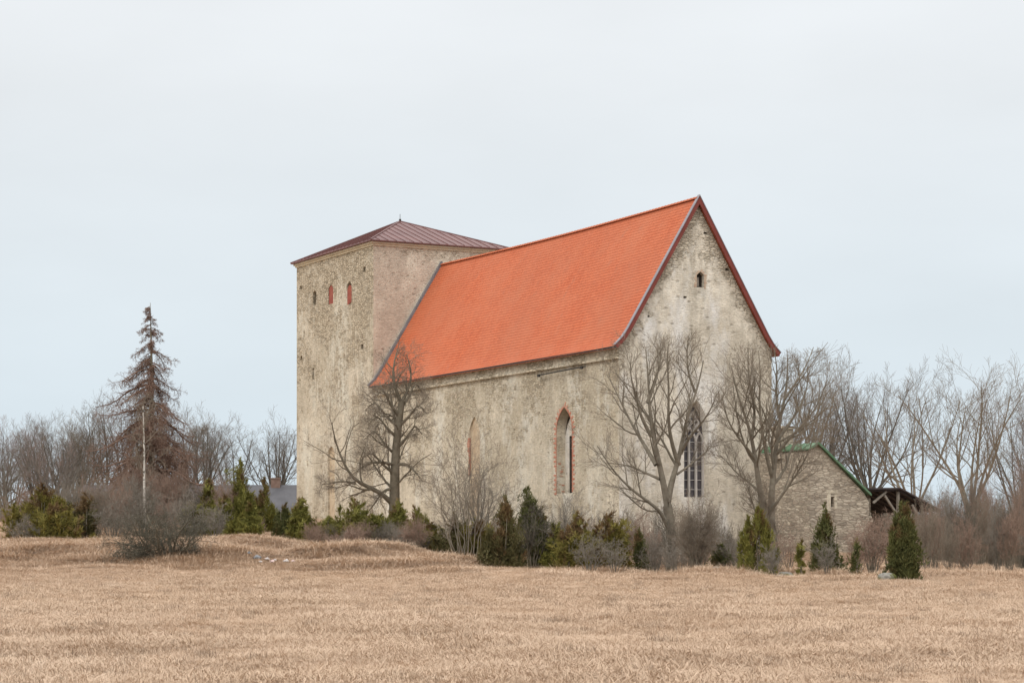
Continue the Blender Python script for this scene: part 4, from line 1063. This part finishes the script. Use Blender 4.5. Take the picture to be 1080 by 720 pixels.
SH = [  # px, d, top px, half width px, material, stems, kwargs, label
    (120, 133, 523, 30, 'twig_pale', 16, {}, 'grey twiggy shrub left behind the gnarled dark one'), (196, 132, 520, 34, 'twig_pale', 20, {}, 'grey twiggy shrub right behind the gnarled dark one'),
    (150, 136, 512, 30, 'twig_pale', 16, {}, 'grey shrub at the foot of the white birch'), (228, 130, 535, 18, 'twig_pale', 12, {}, 'low grey shrub at the foot of the left junipers'),
    (86, 136, 528, 22, 'twig_dark', 12, {}, 'dull shrub beside the wide olive bush'), (30, 129, 545, 24, 'twig_pale', 14, {}, 'pale grey twigs in front of the wide olive bush'),
    (492, 124, 450, 66, 'twig', 15, dict(K=(9, 7, 4), ratio=.36, rise=.10, r0=.04, curve=.0, wob=.14), 'large multi stemmed grey brown shrub before the nave wall'),
    (505, 128, 478, 40, 'twig_pale', 14, dict(K=(7, 6, 4)), 'grey shrub tangled behind the large multi stemmed one'),
    (437, 125, 545, 15, 'twig_brown', 14, {}, 'small brown twiggy shrub before the green juniper right of the old trunk'), (372, 124, 560, 13, 'twig_brown', 14, {}, 'small brown shrub below the spreading green juniper'),
    (352, 125, 566, 11, 'twig_brown', 10, {}, 'low brown shrub left of the small brown one under the tower'),
    (562, 124, 528, 20, 'twig_dark', 14, {}, 'dark twigs in front of the olive conical juniper'), (601, 125, 522, 26, 'twig_pale', 16, {}, 'pale grey shrub under the red brick window'),
    (632, 126, 540, 24, 'twig_pale', 16, {}, 'grey shrub before the golden juniper bushes'), (656, 129, 530, 22, 'twig', 12, {}, 'brown grey shrub behind the golden juniper bushes'), (690, 122, 566, 18, 'twig_pale', 12, {}, 'low grey twigs left of the forked tree foot'),
    (735, 121, 527, 27, 'twig', 30, dict(K=(7, 7, 5), wob=.14), 'dense rounded brown grey shrub below the gable window'), (768, 124, 565, 18, 'twig_pale', 12, {}, 'low grey tangle between rounded shrub and columnar juniper'),
    (832, 126, 560, 18, 'twig_brown', 10, dict(droop=.12), 'thin arching brown twigs below the annex wall'), (872, 118, 568, 10, 'twig_pale', 7, {}, 'pale twigs in front of the dark conical juniper'),
    (920, 122, 546, 20, 'twig_brown', 22, {}, 'reddish brown twiggy shrub left of the egg shaped juniper'), (622, 118.5, 560, 26, 'twig_pale', 12, dict(K=(5, 4, 4)), 'thin pale twigs before the golden juniper bushes'), (648, 118, 566, 18, 'twig_pale', 9, dict(K=(5, 4, 4)), 'thin pale twigs left of the small dark green juniper'),
    (422, 128, 556, 14, 'twig_pale', 9, {}, 'thin grey twigs before the juniper below the old trunk'), (905, 127, 556, 16, 'twig_brown', 14, {}, 'reddish shrub at the right end of the annex wall'),
    (940, 130, 535, 22, 'twig_brown', 16, {}, 'reddish brown shrub in front of the open shelter'), (785, 121, 575, 12, 'twig_pale', 8, {}, 'few grey twigs left of the columnar juniper'),
    (815, 117, 576, 11, 'twig_pale', 8, {}, 'low grey twigs right of the columnar juniper'), (710, 118, 575, 12, 'twig_pale', 8, {}, 'low twigs before the forked tree foot'),
    (270, 134, 548, 10, 'twig_brown', 8, {}, 'thin brown twigs under the narrow juniper')]
for k, (px, dd, top, hw_, mt, ns, kw, lb) in enumerate(SH):
    bs = at(px, dd); shrub(tuple(bs), P(0, top, dd)[2] - bs[2], hpx(hw_, dd), 300 + k, mt, lb, ns, **kw)
# thickets: shrubs copied
th = {}
def thicket(kind, px, dd, top, hw_, label, group, rz):
    bs = at(px, dd); h = P(0, top, dd)[2] - bs[2]; w = hpx(hw_, dd)
    if kind not in th:
        th[kind] = shrub(tuple(bs), 4.0, 2.2, 500 + len(th), kind[:-1], label, 22, 0, (7, 6, 4), .006, group); o = th[kind]; o.scale = (w / 2.2, w / 2.2, h / 4.0); return
    copy_tree(th[kind], tuple(bs), rz, (w / 2.2, w / 2.2, h / 4.0), label, group)
r3 = np.random.default_rng(9)
kinds = ['twig_brown1', 'twig_pale2', 'twig3', 'twig_brown4', 'twig_dark5']
for k in range(34):
    px = 968 + k * 5.2 + r3.uniform(-4, 4); dd = r3.uniform(124, 168); top = 548 - (dd - 120) * .95 + r3.uniform(-12, 14)
    thicket(kinds[k % 5], px, dd, top, r3.uniform(13, 22), 'bare shrub of the reddish thicket at the right edge', 'shrubs of the right thicket', r3.uniform(0, 6.28))
for k in range(22):
    px = -60 + k * 16.5 + r3.uniform(-5, 5); dd = r3.uniform(150, 185); top = 520 + r3.uniform(-14, 22)
    if px > 290: continue
    thicket(kinds[(k * 2) % 5], px, dd, top, r3.uniform(13, 22), 'bare shrub of the thicket under the left wood', 'shrubs of the left thicket', r3.uniform(0, 6.28))

for k in range(6):
    thicket('twig_brown1', 122 + k * 13, 145 + (k % 3), r3.uniform(490, 506), 17, 'reddish brown shrub tangled at the foot of the rusty conifer', 'shrubs under the conifer', k * 1.3)
GF = 'shrubs of the grey tangle left of the tower'
for k in range(16):
    px = 78 + k * 11.5 + r3.uniform(-5, 5); dd = r3.uniform(135, 150)
    thicket(kinds[(k * 3 + 1) % 5], px, dd, r3.uniform(503, 528), r3.uniform(14, 22), 'bare shrub of the grey tangle around the birch and the left junipers', GF, r3.uniform(0, 6.28))
for k in range(18):
    px = 575 + k * 12 + r3.uniform(-5, 5); dd = r3.uniform(127, 138)
    thicket(kinds[(k * 3 + 1) % 5], px, dd, r3.uniform(535, 560), r3.uniform(11, 18), 'low bare shrub along the foot of the nave and gable walls', 'low shrubs along the walls', r3.uniform(0, 6.28))
for k in range(20):
    px = 325 + k * 12.5 + r3.uniform(-5, 5); dd = r3.uniform(127, 132)
    thicket(('twig_brown4', 'twig_brown1', 'twig_dark5', 'twig_pale2')[k % 4], px, dd, r3.uniform(548, 563), r3.uniform(10, 15), 'low bare shrub along the foot of the nave and gable walls', 'low shrubs along the walls', r3.uniform(0, 6.28))
for k in range(12):
    px = 962 + k * 13 + r3.uniform(-5, 5); dd = r3.uniform(185, 235)
    thicket(kinds[k % 5], px, dd, r3.uniform(530, 550), r3.uniform(14, 20), 'bare shrub of the reddish thicket at the right edge', 'shrubs of the right thicket', r3.uniform(0, 6.28))
for k in range(16):
    px = -70 + k * 12 + r3.uniform(-5, 5); dd = r3.uniform(200, 245)
    thicket(kinds[(k + 1) % 5], px, dd, r3.uniform(520, 540), r3.uniform(14, 20), 'bare shrub of the thicket under the left wood', 'shrubs of the left thicket', r3.uniform(0, 6.28))

# ------------------------------------------------------------------ stones and litter
def rock(px, dd, w, h, seed, mat, label, name='boulder', group=None):
    bm = bmesh.new(); bmesh.ops.create_icosphere(bm, subdivisions=3, radius=1); rng = np.random.default_rng(seed)
    K = [(rng.normal(0, 1, 3), rng.uniform(0, 6)) for _ in range(7)]
    for v in bm.verts:
        c = np.array(v.co); s = 1 + sum(.06 * math.sin(2.2 * (c @ a) + p) for a, p in K)
        c = np.sign(c) * np.abs(c) ** .8 * s; v.co = (c[0] * w, c[1] * w * .8, c[2] * h)
    bs = at(px, dd); o = bm_obj(name, bm, M[mat], None, True); o.location = (bs[0], bs[1], bs[2] + h * .45); o.rotation_euler = (0, 0, rng.uniform(0, 6))
    tag(o, label, 'rock', group)
rock(935.5, 105, .42, .24, 1, 'moss', 'mossy grey boulder at the foot of the egg shaped juniper')
rock(846, 117, .40, .17, 2, 'moss', 'flat mossy stone left of the dark conical juniper')
rock(838, 116, .28, .15, 3, 'rock', 'small grey stone beside the larger one below the annex')
rock(829, 117.5, .42, .25, 4, 'moss', 'mossy stone right of the columnar juniper')
rock(755, 119, .35, .2, 5, 'rock', 'small grey stone beside the rounded shrub')
rock(822, 116, .26, .16, 6, 'rock', 'small grey stone nearest the columnar juniper')
rl = np.random.default_rng(4)
M['litter_white'] = simple('pale_scrap', (.42, .385, .365), (.52, .485, .46), 5, .7)
M['litter_blue'] = simple('bluish_scrap', (.15, .165, .18), (.24, .26, .28), 5, .7)
M['litter_pink'] = simple('pinkish_scrap', (.45, .32, .30), (.60, .48, .46), 5, .7)
for px, py, w, mt, lb in ((263, 583, .20, 'litter_blue', 'small dark bluish scrap at the left of the litter in the grass'), (271.5, 586, .34, 'litter_blue', 'largest bluish scrap of litter lying in the bank grass'),
                      (282, 586, .26, 'litter_white', 'largest white scrap of litter in the bank grass'), (287, 589, .24, 'litter_pink', 'pinkish scrap of litter beside the white one'), (290, 586.5, .16, 'litter_white', 'small white scrap right of the pinkish one'),
                      (302, 588, .24, 'litter_white', 'white scrap of litter at the right of the heap'), (309, 588.5, .16, 'litter_pink', 'small pinkish scrap at the far right of the litter'), (275, 590, .15, 'litter_white', 'small pale scrap lying lowest of the litter')):
    dd = 112 + 14 * np.interp(py, [563, 602], [1, 0]) * .75
    bs = at(px, dd); bm = bmesh.new(); bmesh.ops.create_icosphere(bm, subdivisions=2, radius=w * .6)
    for v in bm.verts: v.co = (v.co.x * rl.uniform(.6, 1.2), v.co.y * rl.uniform(.5, 1.1), max(-.02, v.co.z * rl.uniform(.3, 1.0)))
    o = bm_obj('litter_scrap', bm, M[mt]); o.location = (bs[0], bs[1], bs[2] + .16); tag(o, lb, 'litter')

# ------------------------------------------------------------------ dry grass (uncountable)
def tuft(name, seed, n, h, spread, lean, mat, wd):
    rng = np.random.default_rng(seed)
    az = rng.uniform(0, 6.28, n); b = rng.normal(0, spread, (n, 2)); l = h * rng.uniform(.5, 1.25, n); le = rng.uniform(.15, 1, n) * lean
    d = np.stack([np.cos(az), np.sin(az)], -1); s = np.stack([-d[:, 1], d[:, 0]], -1)
    w = wd * rng.uniform(.6, 1.3, n)
    def pt(t, wk):
        xy = b + d * (l * le * t ** 1.6)[:, None]; z = l * (t - (.45 * np.minimum(le, 1.3) + .12 * np.maximum(le - 1.3, 0)) * t * t) / (1 + .5 * le)
        return np.concatenate([xy - s * (w * wk)[:, None], z[:, None]], 1), np.concatenate([xy + s * (w * wk)[:, None], z[:, None]], 1)
    a0, b0 = pt(np.zeros(n), 1); a1, b1 = pt(np.full(n, .55), .8); a2, _ = pt(np.ones(n), 0)
    V = np.stack([a0, b0, b1, a1, a2], 1).reshape(-1, 3); i = np.arange(n)[:, None] * 5
    me = np_mesh(name, V, [i + [0, 1, 2, 3], i + [3, 2, 4]]); me.materials.append(M[mat])
    return bpy.data.objects.new(name, me)
cs_ = bpy.data.collections.new('short_grass_tufts'); cl_ = bpy.data.collections.new('long_grass_tufts')
M['grass_dark'] = straw_mat('brown_weed_blades', True, .62)
cd_ = bpy.data.collections.new('brown_tufts')
for k in range(5): cd_.objects.link(tuft('brown_tuft', 700 + k, 60, .16 + .03 * k, .13, .9, 'grass_dark', .006))
cw_ = bpy.data.collections.new('far_bushes')
for o in th.values():
    for ch in o.children:
        if len(ch.data.vertices) > 4000: cw_.objects.link(bpy.data.objects.new('far_bush', ch.data))
for k in range(8): cs_.objects.link(tuft('short_tuft', 600 + k, 84, .09 + .013 * k, .20, 2.4, 'grass', .0038))
for k in range(8): cl_.objects.link(tuft('long_tuft', 650 + k, 90, .20 + .035 * k, .26, 1.9 + .3 * (k % 4), 'grass_long', .0055))
def scatter(name, P3, scale, coll, label, seed):
    rng = np.random.default_rng(seed); n = len(P3)
    me = bpy.data.meshes.new(name); me.vertices.add(n); me.vertices.foreach_set('co', np.asarray(P3, np.float32).ravel())
    a = me.attributes.new('size', 'FLOAT', 'POINT'); a.data.foreach_set('value', np.asarray(scale, np.float32))
    a = me.attributes.new('turn', 'FLOAT_VECTOR', 'POINT'); t = np.zeros((n, 3), np.float32); t[:, 2] = rng.uniform(0, 6.28, n); t[:, :2] = rng.normal(0, .08, (n, 2)); a.data.foreach_set('vector', t.ravel())
    o = link(name, me, None); g = bpy.data.node_groups.new(name, 'GeometryNodeTree')
    g.interface.new_socket('Geometry', in_out='INPUT', socket_type='NodeSocketGeometry'); g.interface.new_socket('Geometry', in_out='OUTPUT', socket_type='NodeSocketGeometry')
    gi_ = g.nodes.new('NodeGroupInput'); go = g.nodes.new('NodeGroupOutput'); ip = g.nodes.new('GeometryNodeInstanceOnPoints'); ci = g.nodes.new('GeometryNodeCollectionInfo')
    ci.inputs['Collection'].default_value = coll; ci.inputs['Separate Children'].default_value = True; ci.inputs['Reset Children'].default_value = True
    na = g.nodes.new('GeometryNodeInputNamedAttribute'); na.data_type = 'FLOAT'; na.inputs[0].default_value = 'size'
    nb = g.nodes.new('GeometryNodeInputNamedAttribute'); nb.data_type = 'FLOAT_VECTOR'; nb.inputs[0].default_value = 'turn'
    l = g.links.new; l(gi_.outputs[0], ip.inputs['Points']); l(ci.outputs[0], ip.inputs['Instance']); ip.inputs['Pick Instance'].default_value = True
    l(na.outputs[0], ip.inputs['Scale']); l(nb.outputs[0], ip.inputs['Rotation']); l(ip.outputs[0], go.inputs[0])
    o.modifiers.new('scatter', 'NODES').node_group = g
    tag(o, label, 'grass', kind='stuff')
rg = np.random.default_rng(1)
def pnoise(x, y): return bumps(x * 1.3 + 50, y * .8 + 9)
n = 160000; yy = 24 + (118 - 24) * rg.random(n) ** .80; xx = rg.uniform(-1, 1, n) * np.where(rg.random(n) < .72, .25, .50) * yy
sz = rg.uniform(.6, 1.15, n) * (1 + .16 * pnoise(xx, yy)) * (1 + .35 * (rg.random(n) < .03))
scatter('field_grass', np.stack([xx, yy, ground(xx, yy) - .01], -1), np.clip(sz, .5, 1.8), cs_, 'short flattened dry straw grass covering the field', 1)
n = 120000; yy = 106 + 60 * rg.random(n) ** 1.5; xx = rg.uniform(-1, 1, n) * np.where(rg.random(n) < .78, .25, .45) * yy
pxx = 540 + F * xx / yy; e_ = .80 + .30 * np.clip(pnoise(xx, yy) + .6, 0, 1.6)
lim = np.interp(pxx, [0, 500, 950, 1000, 1100], [108, 108, 106, 113, 115])
k = (rg.random(n) < np.clip((yy - lim) / 8, 0, 1)); xx, yy, e_ = xx[k], yy[k], e_[k]
# none inside the church
du = (xx - CX) * cs + (yy - CD) * sn; dv = -(xx - CX) * sn + (yy - CD) * cs
k = ~((du > UW) & (dv > -.2)); xx, yy, e_ = xx[k], yy[k], e_[k]
scatter('bank_grass', np.stack([xx, yy, ground(xx, yy) - .02], -1), rg.uniform(.55, 1.15, len(xx)) * e_ * (1 + .45 * np.exp(-((yy - 120.5) / 4.0) ** 2) * np.clip(pnoise(yy * 3, xx * 4) + .5, 0, 1.3)), cl_, 'long shaggy dry grass on the bank before the church', 2)
n = 3200; yy = 28 + 84 * rg.random(n) ** .8; xx = rg.uniform(-.26, .26, n) * yy
k = rg.random(n) < np.clip(.5 + .8 * pnoise(xx * 2, yy), .15, 1); xx, yy = xx[k], yy[k]
scatter('brown_weeds', np.stack([xx, yy, ground(xx, yy) - .01], -1), rg.uniform(.4, 1.0, len(xx)), cd_, 'low brown weed tufts scattered through the pale field', 5)
n = 420; a_ = rg.random(n); pxx = np.where(rg.random(n) < .5, -260 + 580 * a_, 830 + 600 * a_); yy = rg.uniform(300, 430, n); xx = (pxx - 540) / F * yy
scatter('far_wood', np.stack([xx, yy, ground(xx, yy) - 1.3], -1), rg.uniform(1.0, 1.8, n), cw_, 'distant bare wood closing the gaps behind the trees on both sides', 6)
n = 420; yy = rg.uniform(30, 112, n); xx = rg.uniform(-.26, .26, n) * yy
scatter('weed_stalks', np.stack([xx, yy, ground(xx, yy) - .02], -1), rg.uniform(.45, .85, n) * .8, cl_, 'scattered taller dry stalks and tufts standing in the field', 3)
